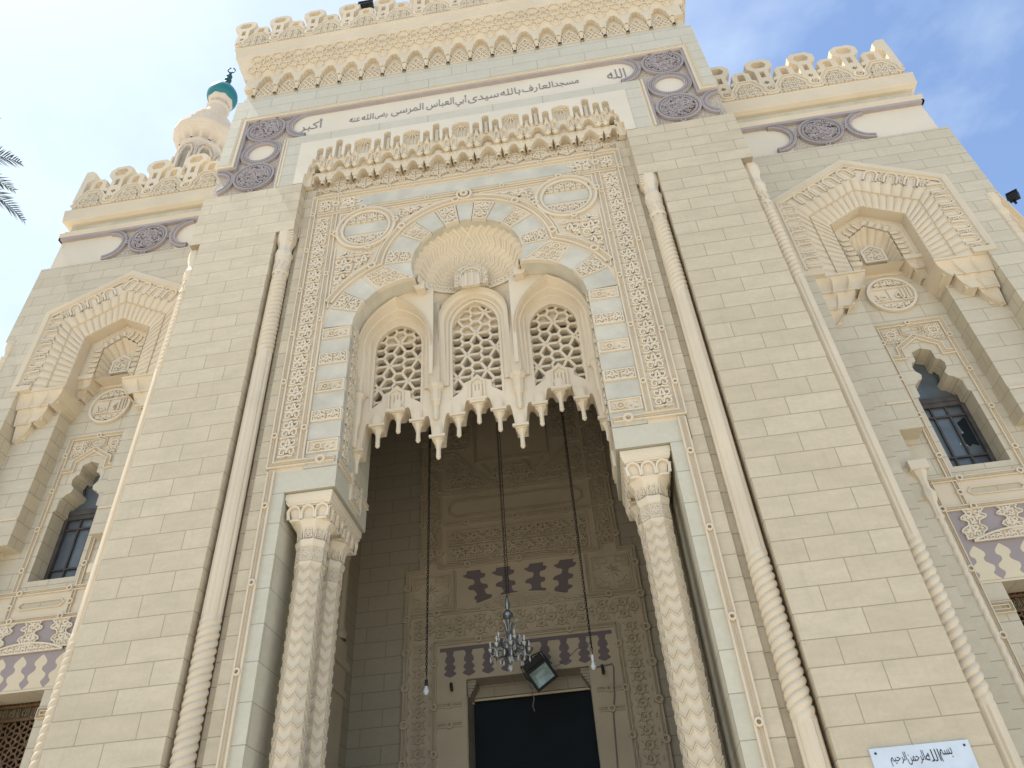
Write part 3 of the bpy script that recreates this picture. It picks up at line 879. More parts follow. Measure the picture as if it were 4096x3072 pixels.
# ---- twin columns under the arch
def column(x, y, s):
    m = MB(s); r = .228; ph = pi / 8
    m.lathe([(r, .9), (r, 7.05)], 8, x, y, rot=ph)
    # zig-zag ribs round the octagon
    P = .195
    z = 1.1
    while z < 6.98:
        for off in (0, .045):
            path = []
            for q in range(16):
                a = ph + q * pi / 8
                rr = (r if q % 2 == 0 else r * cos(pi / 8)) + .004
                zz = z + off + (.045 if q % 2 == 0 else -.045)
                path.append((rr, a, zz))
            vs = []
            for rr, a, zz in path:
                for dr, dz in ((0, -.013), (.012, -.008), (.012, .008), (0, .013)):
                    vs.append((x + (rr + dr) * cos(a), y + (rr + dr) * sin(a), zz + dz))
            fs = []
            for q in range(16):
                q2 = (q + 1) % 16
                fs += [(q * 4 + t, q * 4 + t + 1, q2 * 4 + t + 1, q2 * 4 + t) for t in range(3)]
            m.add(vs, fs)
        z += P
    sh = m.build('column', 'cream_stucco', MQ)
    # capital
    m = MB(s)
    m.lathe([(r, 7.05), (r * 1.10, 7.07), (r * 1.10, 7.10), (r * 1.02, 7.12), (r * 1.03, 7.36), (r * 1.12, 7.38), (r * 1.20, 7.44), (r * 1.22, 7.48), (r * 1.05, 7.50)], 8, x, y, rot=ph)
    # flaring basket with arched facets
    def F(u, v):
        a = u * 2 * pi + ph
        fl = abs(sin(4 * (a - ph)))
        rr = r * (1.02 + .55 * v ** 2.2) * (1 - .10 * fl * (1 - v) - .05 * fl)
        return (x + rr * cos(a), y + rr * sin(a), 7.50 + .30 * v)
    m.grid(F, 64, 8)
    def sq(z, h): return [(x - h, y - h, z), (x + h, y - h, z), (x + h, y + h, z), (x - h, y + h, z)]
    ls = [(7.80, .315), (7.83, .325), (7.84, .29), (8.06, .335), (8.07, .36), (8.10, .375), (8.11, .39), (8.16, .39), (8.17, .405), (8.275, .408)]
    vs = []
    for z, h in ls: vs += sq(z, h)
    fs = [(j * 4 + t, j * 4 + (t + 1) % 4, j * 4 + 4 + (t + 1) % 4, j * 4 + 4 + t) for j in range(len(ls) - 1) for t in range(4)] + [(0, 1, 2, 3)]
    m.add(vs, fs)
    for ax in range(2):
        for sg in (-1, 1):
            Mx = (lambda a, b, d: (x + a, y + sg * d, b)) if ax == 0 else (lambda a, b, d: (x + sg * d, y + a, b))
            for c in (-.24, 0, .24):
                m.strip(parch(c, .105, 7.82, 7.92, 8.04, 5), rib(.035, .05), .30, M=lambda a, b, d: Mx(a, b, .30 + (b - 7.84) * .2 + (.30 - d)))
            for c in (-.12, .12):
                t = [(c - .05, 8.04), (c + .05, 8.04), (c, 7.93)]
                m.strip(t, rib(.015, .03), .30, True, M=lambda a, b, d: Mx(a, b, .30 + (b - 7.84) * .2 + (.30 - d)))
    cp = m.build('capital', 'carved_cream', sh)
    m = MB(s); mm = MB(s)
    for q in range(8):
        a = ph + q * pi / 4 + pi / 8; ap = r * cos(pi / 8) * 1.03
        def Mq(u, b, d, a=a, ap=ap): return (x + (ap + (1 - d) * 1.0) * cos(a) - u * sin(a), y + (ap + (1 - d)) * sin(a) + u * cos(a), b)
        arab(m, rect(-.075, 7.14, .075, 7.35), .15, .21, 1.0, .014, M=Mq, lw=.10)
        m.strip(rect(-.08, 7.13, .08, 7.355), rib(.014, .014), 1.0, True, M=Mq)
        def Mr(u, b, d, a=a, ap=ap): return (x + (ap * 1.02 + (b - 7.5) * .12 + (1 - d)) * cos(a) - u * sin(a), y + (ap * 1.02 + (b - 7.5) * .12 + (1 - d)) * sin(a) + u * cos(a), b)
        mm.strip(parch(0, .065, 7.52, 7.62, 7.74, 5), rib(.018, .022), 1.0, M=Mr)
        arab(mm, parch(0, .055, 7.52, 7.6, 7.71, 5), .11, .18, 1.0, .012, M=Mr, lw=.12)
    m.build('ring_carving', 'carved_cream', cp); mm.build('capital_carving', 'carved_cream', cp)
    m = MB(s)
    m.lathe([(r * 1.5, .55), (r * 1.5, .7), (r * 1.2, .75), (r * 1.2, .9)], 8, x, y, rot=ph); m.box(x - .4, x + .4, y - .4, y + .4, 0, .55)
    m.build('base', 'cream_stucco', sh)
for s in (1, -1):
    column(2.82, .72, s); column(2.82, 1.53, s)
# jamb wall behind the columns
for s in (1, -1):
    m = MB(s)
    m.box(3.235, 3.58, .25, 1.95, 0, 8.284)
    m.build('jamb_wall', 'jamb_marble', MQ)

# ================================================================== UPPER STALACTITE CORNICE of the portal
BIGS = [-2.45, -1.225, 0, 1.225, 2.45]
TALL = [-3.0625, -1.8375, -.6125, .6125, 1.8375, 3.0625]
nich = []
for c in BIGS: nich.append((c, .215, 18.17))
for c in TALL: nich.append((c, .085, 18.29)); nich.append((c - .24, .082, 18.05)); nich.append((c + .24, .082, 18.05))
nich += [(-3.53, .082, 18.05), (3.53, .082, 18.05)]
nich = sorted(set(nich))
top = []
def zb(x): return 17.66
for c, hw, zt in nich:
    sh_ = .07 if hw < .1 else .11
    top += [(c - hw - .012, 17.60), (c - hw, 17.68), (c - hw, zt - sh_), (c - hw * .82, zt - sh_ * .55), (c, zt), (c + hw * .82, zt - sh_ * .55), (c + hw, zt - sh_), (c + hw, 17.68), (c + hw + .012, 17.60)]
lft = [(-4.08, 18.40), (-4.08, 16.71), (-3.84, 16.71), (-3.84, 17.05), (-3.78, 17.05), (-3.76, 17.36), (-3.70, 17.44), (-3.69, 17.62), (-3.64, 17.60)]
m = MB()
m.prism(lft + top + [(-p[0], p[1]) for p in reversed(lft)], -.012, .12)
UM = m.build('stalactite_cornice', 'white_plaster', MQ)
m = MB()
m.box(-3.72, 3.72, .11, .30, 17.60, 18.34)
for c, hw, zt in nich:                         # niche linings: ribs and little arches
    if hw > .1:
        for q in (-1, 0, 1): m.tube([(c + q * hw * .15, .06, zt - .07), (c + q * hw * .42, .09, zt - .2), (c + q * hw * .42, .105, 17.66)], .018, 5)
        m.strip([(c + hw, 17.66), (c + hw, zt - .12), (c, zt - .02), (c - hw, zt - .12), (c - hw, 17.66)], rib(.05, .05), .12)
    else:
        m.strip([(c + hw, 17.66), (c + hw, zt - .09), (c, zt - .02), (c - hw, zt - .09), (c - hw, 17.66)], rib(.04, .035), .12)
        m.lathe([(hw * .7, 17.6), (hw * .7, zt - .2), (hw * .3, zt - .12)], 8, c, .11)
    # little tongue below every niche
    m.prism([(c - hw, 17.70), (c - hw, 17.62), (c - hw * .4, 17.57), (c, 17.53), (c + hw * .4, 17.57), (c + hw, 17.62), (c + hw, 17.70)], .10, .24)
m.build('niche_tier', 'cream_stucco', UM)
# second tier
def tier(y0, y1, ztop, pend, zp, za, w, x1=3.72):
    o = [(-x1, ztop)]
    xs = sorted(pend)
    prev = -x1
    for x in xs + [None]:
        nx = (x - w) if x is not None else x1
        if nx - prev > .02:
            c, hw = (prev + nx) / 2, (nx - prev) / 2
            zz = zp + (za - zp) * min(1, .55 + hw * 2.2)
            for t in range(0, 11):
                f = -1 + 2 * t / 10
                o.append((c + hw * f, zp + (zz - zp) * (1 - abs(f) ** 2.3)))
        if x is not None: prev = x + w
    o.append((x1, ztop))
    m = MB(); m.prism(o, y0, y1)
    return m
p2_ = []
for c in BIGS: p2_ += [c - .37, c - .19, c + .19, c + .37]
p2_ += [-3.45, -3.28, 3.28, 3.45]
def tier2(y0, y1, ztop, pend, zp, za, w, x1=3.72):
    o = [(-x1, ztop)]; xs = sorted(pend); prev = -x1
    for x in xs + [None]:
        nx = (x - w) if x is not None else x1
        g_ = nx - prev
        if g_ > .012:
            c, hw = (prev + nx) / 2, g_ / 2
            zz = zp + .05 + (za - zp - .05) * min(1, .42 + hw * 2.6)
            for t in range(0, 11):
                f = -1 + 2 * t / 10
                o.append((c + hw * f, zp + .05 + (zz - zp - .05) * (1 - abs(f) ** 2.2)))
        if x is not None: o += [(x - w, zp + .05), (x, zp), (x + w, zp + .05)]; prev = x + w
    o.append((x1, ztop))
    m = MB(); m.prism(o, y0, y1); return m
m = tier2(.075, .30, 17.66, p2_, 17.24, 17.60, .082)
for i_, x in enumerate(p2_):                     # blind pointed niches on the brackets
    m.strip(parch(x, .052, 17.28, 17.44, 17.58, 5), rib(.028, .035), .075)
    m.add([(x - .085, .078, 17.28), (x + .085, .078, 17.28), (x, .02, 17.31), (x, .09, 17.17)], [(0, 2, 3), (2, 1, 3), (0, 1, 2)])
    m.add([(x - .08, .07, 17.60), (x + .08, .07, 17.60), (x, .0, 17.70)], [(0, 1, 2)])
for c in TALL: m.lathe([(.20, 17.20), (.19, 17.40), (.12, 17.56), (.01, 17.63)], 14, c, .36, a0=pi, a1=2 * pi)
for c in BIGS:
    m.prism(parch(c, .10, 17.2, 17.42, 17.56, 5), .20, .26); m.box(c - .02, c + .02, .185, .2, 17.2, 17.42)
m.build('stalactite_tier', 'cream_stucco', UM)
m = tier2(.17, .42, 17.26, p2_, 16.92, 17.24, .066)
for i_, x in enumerate(p2_):
    m.lathe([(.04, 16.84), (.055, 16.88), (.042, 16.92), (.04, 17.0), (.06, 17.1), (.085, 17.22)], 6, x, .22)
m.build('stalactite_tier', 'cream_stucco', UM)
m = MB()
m.box(-3.84, 3.84, .40, .451, 16.36, 17.64); m.box(-3.6, 3.6, .25, .45, 16.402, 16.42)
for s in (1, -1):
    M2 = MB(s)
    m.box(*sorted((s * 3.70, s * 3.845)), .12, .45, 16.72, 17.62)
    for q, (z0, z1) in enumerate(((16.85, 17.12), (17.2, 17.46))):
        Ms = lambda a, b, d: (s * (3.70 - (3.70 - d)), a, b)
        m.strip(parch(.28 - .05 * q, .09, z0, z0 + .15, z1, 5), rib(.035, .04), 3.70, M=Ms)
        m.strip(parch(.28 - .05 * q, .05, z0, z0 + .13, z1 - .05, 5), rib(.025, .03), 3.70, M=Ms)
m.build('cornice_back', 'cream_stucco', UM)
m = MB()                                        # lace of arabesques along the foot
for i, c in enumerate(sorted(BIGS + TALL)):
    big = c in TALL
    hw = .27 if big else .22
    po = [(c - hw, 16.82), (c - hw * .6, 16.74), (c - .07, 16.72), (c, 16.64), (c + .07, 16.72), (c + hw * .6, 16.74), (c + hw, 16.82), (c + hw * .62, 17.0), (c, 17.24 if big else 17.02), (c - hw * .62, 17.0)]
    m.prism(po, .375, .40, back=False)
    arab(m, po, .26, .26, .375, .035, lw=.10)
    m.strip(po, rib(.03, .03), .375, True)
for x in [c + .306 for c in sorted(BIGS + TALL)[:-1]] + [-3.4, 3.4, -3.58, 3.58]:
    m.prism([(x - .10, 16.80), (x - .07, 16.70), (x + .07, 16.70), (x + .10, 16.80), (x, 16.92)], .37, .40, back=False)
    ring(m, x - .05, 16.76, .035, .025, .03, .37, n=8); ring(m, x + .05, 16.76, .035, .025, .03, .37, n=8)
m.build('foot_lace', 'carved_cream', UM)

# ================================================================== ATTIC
a = MB()
a.box(-6.2, 6.2, .16, 5.0, 18.37, 20.94); a.box(-6.2, -3.85, .16, 5, 16.69, 18.37); a.box(3.85, 6.2, .16, 5, 16.69, 18.37); a.box(-3.85, 3.85, .47, 5, 16.69, 18.37)
a.prism(rect(-6.21, 20.08, 6.21, 20.95), .0, .16)
for s in (1, -1):
    x0, x1 = sorted((s * 5.93, s * 6.21)); a.prism(rect(x0, 18.02, x1, 20.08), .0, .16)
a.prism([(-4.44, 16.69), (-4.085, 16.69), (-4.085, 18.405), (4.085, 18.405), (4.085, 16.69), (4.44, 16.69), (4.44, 18.74), (-4.44, 18.74)], 0, .16)
AT = a.build('attic', 'marble_course', MQ)
m = MB()
er = [(4.02 + .46 * cos(R_(t)), 19.42 + .50 * sin(R_(t))) for t in range(-90, 91, 10)]
m.prism([(-3.98, 18.74), (3.98, 18.74)] + er + [(3.98, 20.0), (-3.98, 20.0)] + [(-p[0], p[1]) for p in reversed(er)], .118, .16, back=False)
IP = m.build('inscription_panel', 'white_plaster', AT)
for s in (1, -1):
    m = MB()
    m.prism([(s * 3.98, 18.76), (s * 4.44, 18.74), (s * 4.44, 16.69), (s * 6.2, 16.69), (s * 6.2, 17.9), (s * 5.9, 17.9), (s * 5.9, 20.06), (s * 3.98, 20.06)], .125, .159, back=False)
    m.build('rough_cast_field', 'rough_cast', AT)
m = MB(); pth = [(-6.2, 17.96), (-5.86, 17.96), (-5.86, 20.00), (5.86, 20.00), (5.86, 17.96), (6.2, 17.96)]
def sidemould(m): pass
m.strip(pth, [(-.085, -.16), (-.085, .012), (-.03, .012), (-.02, -.03), (.03, -.03), (.04, -.01), (.075, -.01), (.08, -.16)], .0)
for s in (1, -1): m.strip([(s * 4.50, 16.69), (s * 4.50, 18.74)], [(-.06, -.16), (-.06, .012), (-.02, .012), (-.01, -.03), (.02, -.03), (.03, .0), (.06, 0), (.06, -.16)], 0)
m.build('attic_moulding', 'cream_stucco', AT)
m = MB()
m.strip([(-6.2, 17.84), (-5.74, 17.84), (-5.74, 19.885), (5.74, 19.885), (5.74, 17.84), (6.2, 17.84)], rib(.075, .13), .16)
for s in (1, -1): m.strip([(s * 4.60, 16.70), (s * 4.60, 18.72)], rib(.07, .12), .16)
m.build('mauve_fillet', 'mauve_stucco', AT)
def scribble(m, cx, cz, r, d, h, n, w=.028):
    rr = random.Random(int(cx * 100 + cz * 10))
    for i in range(n):
        rad = r * math.sqrt(rr.random()) * .93; an = rr.random() * 6.28
        x, z = cx + rad * cos(an), cz + rad * sin(an)
        ph = rr.random() * 6.28; cv = rr.uniform(-2.6, 2.6); L = rr.uniform(.08, .2)
        p = []
        for t in range(6):
            p.append((x, z)); x += L / 5 * cos(ph); z += L / 5 * sin(ph); ph += cv * .33
        if all(math.hypot(q[0] - cx, q[1] - cz) < r for q in p): m.strip(p, rib(w, h * rr.uniform(.7, 1.1)), d)
def braid(m, cx, cz, r, d, h, a0=0, a1=360, n=26, w=.03):
    for ph in (0, pi):
        pts = []
        N = n * 4
        for i in range(N + 1):
            a = R_(a0 + (a1 - a0) * i / N)
            q = r + .042 * sin(i * pi / 2 * 1.0 + ph) 
            pts.append((cx + q * cos(a), cz + q * sin(a)))
        m.strip(pts, rib(w, h), d)
def disc(cx, cz, r, y, par, knob=True):
    m = MB()
    c = [(cx + r * cos(2 * pi * t / 44), cz + r * sin(2 * pi * t / 44)) for t in range(44)]
    m.prism(c, y + .085, y + .10, back=False); m.strip(c, [(-.012, -.06), (-.012, .0), (.012, 0), (.012, -.06)], y + .03, True)
    scribble(m, cx, cz, r * .82, y + .085, .11, 230, .030)
    braid(m, cx, cz, r * .89, y + .085, .095, n=28, w=.034)
    m.strip(c, rib(.035, .055), y + .035, True)
    if knob:
        for t in (0, 90, 180, 270): ring(m, cx + (r + .045) * cos(R_(t)), cz + (r + .045) * sin(R_(t)), .05, .035, .06, y + .06, n=10)
    return m.build('lace_disc', 'mauve_stucco', par)
def annulus(cx, cz, ro, ri, y, par, a0=0, a1=360, name='lace_ring'):
    m = MB(); full = a1 - a0 >= 360; n = 40
    P = lambda r: [(cx + r * cos(R_(a0 + (a1 - a0) * t / n)), cz + r * sin(R_(a0 + (a1 - a0) * t / n))) for t in range(n if full else n + 1)]
    mid = (ro + ri) / 2; w = ro - ri
    m.strip(P(mid), [(-w / 2, -.09), (-w / 2, .03), (-w / 2 + .03, .035), (-w / 2 + .035, -.045), (w / 2 - .035, -.045), (w / 2 - .03, .035), (w / 2, .03), (w / 2, -.09)], y + .03, full)
    braid(m, cx, cz, mid, y + .07, .075, a0, a1, n=int(26 * (a1 - a0) / 360), w=.028)
    return m.build(name, 'mauve_stucco', par)
for s in (1, -1):
    disc(s * 5.19, 19.45, .51, .05, AT); disc(s * 5.19, 17.40, .51, .05, AT)
    annulus(s * 5.17, 18.42, .53, .35, .05, AT)
    m = MB(); m.prism([(s * (5.17 + .36 * cos(R_(t))), 18.42 + .36 * sin(R_(t))) for t in range(0, 360, 10)], .112, .13, back=False); m.build('plaster_disc', 'white_plaster', AT)
    annulus(s * 4.03, 19.42, .60, .43, .05, AT, *((-84, 84) if s > 0 else (96, 264)), name='lace_crescent')
    annulus(s * 6.2, 17.38, .50, .34, .05, AT, *((92, 250) if s > 0 else (-70, 88)), name='lace_crescent')
words = [('مسجد', 2.42, 3.05, 19.19, 19.44), ('العارف', 1.6, 2.40, 19.16, 19.54), ('بالله', 1.03, 1.55, 19.16, 19.54), ('سيدى', .19, .99, 19.14, 19.44), ('أبي', -.14, .15, 19.10, 19.58), ('العباس', -.90, -.18, 19.16, 19.58), ('المرسى', -1.83, -.98, 19.14, 19.55), ('رضى', -2.26, -1.93, 19.16, 19.42), ('الله', -2.62, -2.30, 19.2, 19.46), ('عنه', -2.94, -2.66, 19.2, 19.40)]
m = MB()
for w, x0, x1, z0, z1 in words: text_mb(m, w, x0, x1, z0, z1, .118, .012)
m.build('lettering', 'script_paint', IP)
m = MB(); text_mb(m, 'الله', 3.77, 4.24, 19.16, 19.60, .118, .012)
m.build('lettering', 'script_paint', IP)
m = MB(); text_mb(m, 'أكبر', -4.28, -3.68, 19.10, 19.62, .118, .012)
m.build('lettering', 'script_paint', IP)

# ================================================================== MAIN CORNICE
NB = 19; BW = 11.68 / NB
c = MB()
c.box(-6.12, 6.12, .10, 5.0, 20.94, 21.25)
CB = c.build('cornice_course', 'marble_course', MQ)
c = MB()
c.box(-6.08, 6.08, .125, 5.0, 21.25, 22.25)
MC = c.build('muqarnas_cornice', 'cream_stucco', MQ)
def scal(y0, y1, hx, ztop, n, zp, za, w, zmid=None, off=0):
    bw = 2 * hx / n
    o = [(-hx, ztop)]
    for i in range(n):
        x = -hx + i * bw
        steps = [(w, zp), (w, zp + (za - zp) * .22), (w + (bw / 2 - w) * .16, zp + (za - zp) * .30), (w + (bw / 2 - w) * .16, zp + (za - zp) * .50), (w + (bw / 2 - w) * .44, zp + (za - zp) * .62), (w + (bw / 2 - w) * .44, zp + (za - zp) * .74), (w + (bw / 2 - w) * .70, zp + (za - zp) * .84), (w + (bw / 2 - w) * .70, zp + (za - zp) * .90)]
        if i == 0: o.append((x, zp))
        o += [(x + a_, b_) for a_, b_ in steps] + [(x + bw / 2, za)] + [(x + bw - a_, b_) for a_, b_ in reversed(steps)]
    o += [(hx, zp), (hx, ztop)]
    m = MB(); m.prism(o, y0, y1); return m
m = scal(-.02, .135, 5.84, 22.40, NB, 21.56, 22.20, .065)
for s_ in (1, -1): m.box(*sorted((s_ * 5.84, s_ * 6.13)), -.02, .135, 21.56, 22.40)
for i in range(NB + 1):
    x = -5.84 + i * BW
    m.lathe([(.065, 21.25), (.05, 21.30), (.045, 21.34), (.045, 21.48), (.06, 21.51), (.075, 21.56), (.08, 21.58)], 8, x, .06)
    m.add([(x - .065, -.02, 21.56), (x + .065, -.02, 21.56), (x + .11, -.022, 21.86), (x - .11, -.022, 21.86), (x, -.06, 21.80), (x, -.045, 21.56)], [(0, 5, 4, 3), (5, 1, 2, 4), (3, 4, 2)])
m.build('muqarnas_tier', 'cream_stucco', MC)
m = MB()
for i in range(NB):                              # interlace at the back of each bay
    x = -5.84 + (i + .5) * BW
    for t in (-1, 0, 1):
        m.strip([(x - .20 + t * .13, 21.26), (x + .10 + t * .13, 21.74)], rib(.035, .035), .125); m.strip([(x + .20 - t * .13, 21.26), (x - .10 - t * .13, 21.74)], rib(.035, .045), .125)
    m.strip([(x - .24, 21.27), (x + .24, 21.27), (x + .22, 21.55), (x, 21.90), (x - .22, 21.55)], rib(.04, .05), .125, True)
m.build('interlace', 'carved_cream', MC)
m = MB()                                          # honeycomb facets on the flaring face
def Mh(a, b, d): return (a, -.02 - b * .33 + d * .94, 22.20 + b * .944 + d * .33)
def cell(cx, cb, w, h, sharp=0.):
    o = [(cx - w, cb), (cx - w * (.5 - sharp), cb - h), (cx + w * (.5 - sharp), cb - h), (cx + w, cb), (cx + w * .5, cb + h), (cx - w * .5, cb + h)]
    m.strip(o, rib(.035, .05), 0, True, Mh)
    m.add([Mh(p[0], p[1], -.012) for p in o] + [Mh(cx, cb, .05)], [(t, (t + 1) % 6, 6) for t in range(6)])
for i in range(NB + 1):
    x = -5.84 + i * BW
    cell(x, .60, BW * .30, .115); cell(x, .05, BW * .20, .14, .3); cell(x - BW * .26, .24, BW * .21, .10, .3); cell(x + BW * .26, .24, BW * .21, .10, .3); cell(x, .40, BW * .20, .10, .3)
    if i < NB: cell(x + BW * .5, .58, BW * .16, .10); cell(x + BW * .5, .40, BW * .20, .09, .3)
    m.add([Mh(x - .07, -.30, 0), Mh(x + .07, -.30, 0), Mh(x + .13, -.05, -.01), Mh(x, .0, -.06), Mh(x - .13, -.05, -.01)], [(0, 1, 2, 3, 4)])
m.build('honeycomb_tier', 'cream_stucco', MC)
m = MB()                                          # backing slope, mitred at the ends
def ringbox(levels, yb=5.0):
    vs = []; 
    for z, e in levels: vs += [(-6.1 - e, .1 - e, z), (6.1 + e, .1 - e, z), (6.1 + e, yb, z), (-6.1 - e, yb, z)]
    fs = [(j * 4 + t, j * 4 + (t + 1) % 4, j * 4 + 4 + (t + 1) % 4, j * 4 + 4 + t) for j in range(len(levels) - 1) for t in range(4)]
    fs += [tuple((len(levels) - 1) * 4 + t for t in range(4)), (0, 1, 2, 3)]
    return vs, fs
m.add(*ringbox([(22.15, .115), (22.97, .40), (22.975, .41), (23.0, .40), (23.28, .43), (23.30, .46), (23.40, .47)]))
FA = m.build('cornice_fascia', 'cream_stucco', MC)
for s in (1, -1):                                  # cells on the left and right returns
    m = MB()
    for r_, (b0, w) in enumerate(((.60, .19), (.24, .14), (.05, .12))):
        for i in range(4):
            cx = .1 + i * BW + (BW * .5 if r_ == 1 else 0)
            Mr = lambda a, b, d: (s * (6.215 + b * .33 - d * .94), a, 22.20 + b * .944 + d * .33)
            m.strip([(cx - w, b0), (cx - w * .5, b0 - .11), (cx + w * .5, b0 - .11), (cx + w, b0), (cx + w * .5, b0 + .11), (cx - w * .5, b0 + .11)], rib(.03, .035), 0, True, Mr)
    m.build('honeycomb_return', 'cream_stucco', MC)

# ================================================================== PARAPETS
def parapet(x0, x1, z, y, P, n, H, name, par, first=0., dep=.24, sgn=1):
    """open-work cresting: n+1 hexagon posts at x0 + i*P"""
    k_ = H / 1.85
    m = MB(sgn)
    zz = []
    for i in range(n + 1):
        x = x0 + i * P
        for dx, dz in ((-.17, .40), (-.17, .22), (-.08, .12), (.08, .12), (.17, .22), (.17, .40)):
            zz.append((x + dx * P, z + dz * k_))
        if i < n: zz += [(x + .36 * P, z + .74 * k_), (x + .64 * P, z + .74 * k_)]
    zz = [p for p in zz if x0 - .06 * P <= p[0] <= x1 + .06 * P]
    # solid apron behind the zig-zag
    top_ = [(p[0], p[1] + .12 * k_) for p in zz]
    m.prism([(zz[0][0], z)] + [(zz[-1][0], z)] + list(reversed(top_)), y, y + dep)
    m.strip(zz, [(-.07, -.01), (-.07, .03), (-.03, .045), (-.02, .02), (.02, .02), (.03, .05), (.07, .055), (.08, -.01)], y)
    ap = m.build(name, 'cream_stucco', par)
    for i in range(n):
        m = MB(sgn); x = x0 + (i + .5) * P
        po = [(x - .36 * P, z + .06 * k_), (x + .36 * P, z + .06 * k_), (x + .25 * P, z + .20 * k_), (x + .25 * P, z + .34 * k_), (x + .11 * P, z + .60 * k_), (x - .11 * P, z + .60 * k_), (x - .25 * P, z + .34 * k_), (x - .25 * P, z + .20 * k_)]
        arab(m, po, .18 * P, .24, y, .05, lw=.11)
        m.build('parapet_carving', 'carved_cream', ap)
    def hexo(x, zc, w, h): return [(x - w, zc), (x - w * .62, zc + h), (x + w * .62, zc + h), (x + w, zc), (x + w * .62, zc - h), (x - w * .62, zc - h)]
    for i in range(n + 1):
        x = x0 + i * P
        half = (i == n and abs(x - x1) < .01)
        m = MB(sgn)
        hz = z + 1.56 * k_
        bw = .165 * P
        out = [(x - .17 * P, z + .40 * k_), (x + .17 * P, z + .40 * k_), (x + .17 * P, z + .86 * k_), (x + bw * .95, z + .9 * k_), (x + bw * .95, hz - .30 * k_), (x + .30 * P, hz - .10 * k_), (x + .30 * P, hz + .14 * k_), (x + .16 * P, hz + .29 * k_), (x - .16 * P, hz + .29 * k_), (x - .30 * P, hz + .14 * k_), (x - .30 * P, hz - .10 * k_), (x - bw * .95, hz - .28 * k_), (x - bw * .95, z + .9 * k_), (x - .17 * P, z + .86 * k_)]
        hol = [rect(x - .055 * P, z + .95 * k_, x + .055 * P, hz - .32 * k_), hexo(x, hz + .02 * k_, .18 * P, .15 * k_)]
        st_ = [(x + (.085 if t % 2 == 0 else .045) * P * cos(R_(30 * t + 90)), z + .68 * k_ + (.085 if t % 2 == 0 else .045) * P * sin(R_(30 * t + 90))) for t in range(12)]
        if half:
            out = [p for p in out if p[0] <= x + .01] ; out = [(x - .17 * P, z + .40 * k_), (x, z + .40 * k_), (x, hz + .29 * k_), (x - .16 * P, hz + .29 * k_), (x - .30 * P, hz + .14 * k_), (x - .30 * P, hz - .10 * k_), (x - bw * .95, hz - .28 * k_), (x - bw * .95, z + .9 * k_), (x - .17 * P, z + .86 * k_)]
            hol = []
        else: hol.append(st_)
        m.prism(out, y + .01, y + dep - .01, hol)
        if not half:
            m.strip(hexo(x, z + .30 * k_, .10 * P, .11 * k_), rib(.04, .055), y, True)
            ring(m, x, z + .30 * k_, .05 * P, .03, .065, y, n=8)
        m.build('crest', 'cream_stucco', ap)
        if i < n:                                # small arch piece between the posts
            xm = x + .5 * P; m = MB(sgn)
            b = z + .80 * k_; t = z + 1.36 * k_
            o = [(xm - .31 * P, b - .06 * k_), (xm - .12 * P, b), (xm - .085 * P, b + .02 * k_), (xm - .085 * P, t - .16 * k_), (xm - .04 * P, t - .10 * k_), (xm + .04 * P, t - .10 * k_), (xm + .085 * P, t - .16 * k_), (xm + .085 * P, b + .02 * k_), (xm + .12 * P, b), (xm + .31 * P, b - .06 * k_),
                 (xm + .31 * P, b + .06 * k_), (xm + .21 * P, b + .14 * k_), (xm + .21 * P, t - .12 * k_), (xm + .10 * P, t), (xm - .10 * P, t), (xm - .21 * P, t - .12 * k_), (xm - .21 * P, b + .14 * k_), (xm - .31 * P, b + .06 * k_)]
            m.prism(o, y + .02, y + dep - .02)
            m.build('crest_arch', 'cream_stucco', ap)
    return ap
parapet(-6.5, 6.5, 23.40, -.33, 13.0 / 12, 12, 1.72, 'parapet', MQ, dep=.3)
m = MB()
for s in (1, -1):
    m.box(*sorted((s * 6.3, s * 6.5)), .0, 5, 23.40, 24.1)
m.build('parapet_return', 'cream_stucco', MQ)

# ================================================================== ENTRANCE HALL
YB = 6.4
h = MB()
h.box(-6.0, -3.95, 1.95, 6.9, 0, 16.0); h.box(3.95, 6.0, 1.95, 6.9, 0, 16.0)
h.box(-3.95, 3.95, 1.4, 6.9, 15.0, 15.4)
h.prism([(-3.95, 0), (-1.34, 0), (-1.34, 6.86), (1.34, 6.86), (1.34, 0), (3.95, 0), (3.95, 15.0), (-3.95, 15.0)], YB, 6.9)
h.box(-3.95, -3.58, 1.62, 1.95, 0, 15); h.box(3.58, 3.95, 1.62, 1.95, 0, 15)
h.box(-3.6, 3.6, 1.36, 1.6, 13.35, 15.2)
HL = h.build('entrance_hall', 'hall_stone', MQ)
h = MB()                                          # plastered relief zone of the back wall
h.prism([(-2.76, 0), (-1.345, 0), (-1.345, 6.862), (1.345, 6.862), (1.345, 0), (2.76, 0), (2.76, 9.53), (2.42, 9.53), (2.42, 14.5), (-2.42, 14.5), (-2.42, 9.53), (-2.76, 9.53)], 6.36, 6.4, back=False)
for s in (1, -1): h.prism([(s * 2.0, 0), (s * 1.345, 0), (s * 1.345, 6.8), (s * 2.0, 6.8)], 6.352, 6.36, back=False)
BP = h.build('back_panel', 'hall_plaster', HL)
y = 6.36
m = MB()
frame(m, [(-2.70, .3), (-2.70, 9.47), (-2.36, 9.47), (-2.36, 14.4)], .11, .045, y, knot=.72, kr=.07)
frame(m, [(2.70, .3), (2.70, 9.47), (2.36, 9.47), (2.36, 14.4)], .11, .045, y, knot=.72, kr=.07)
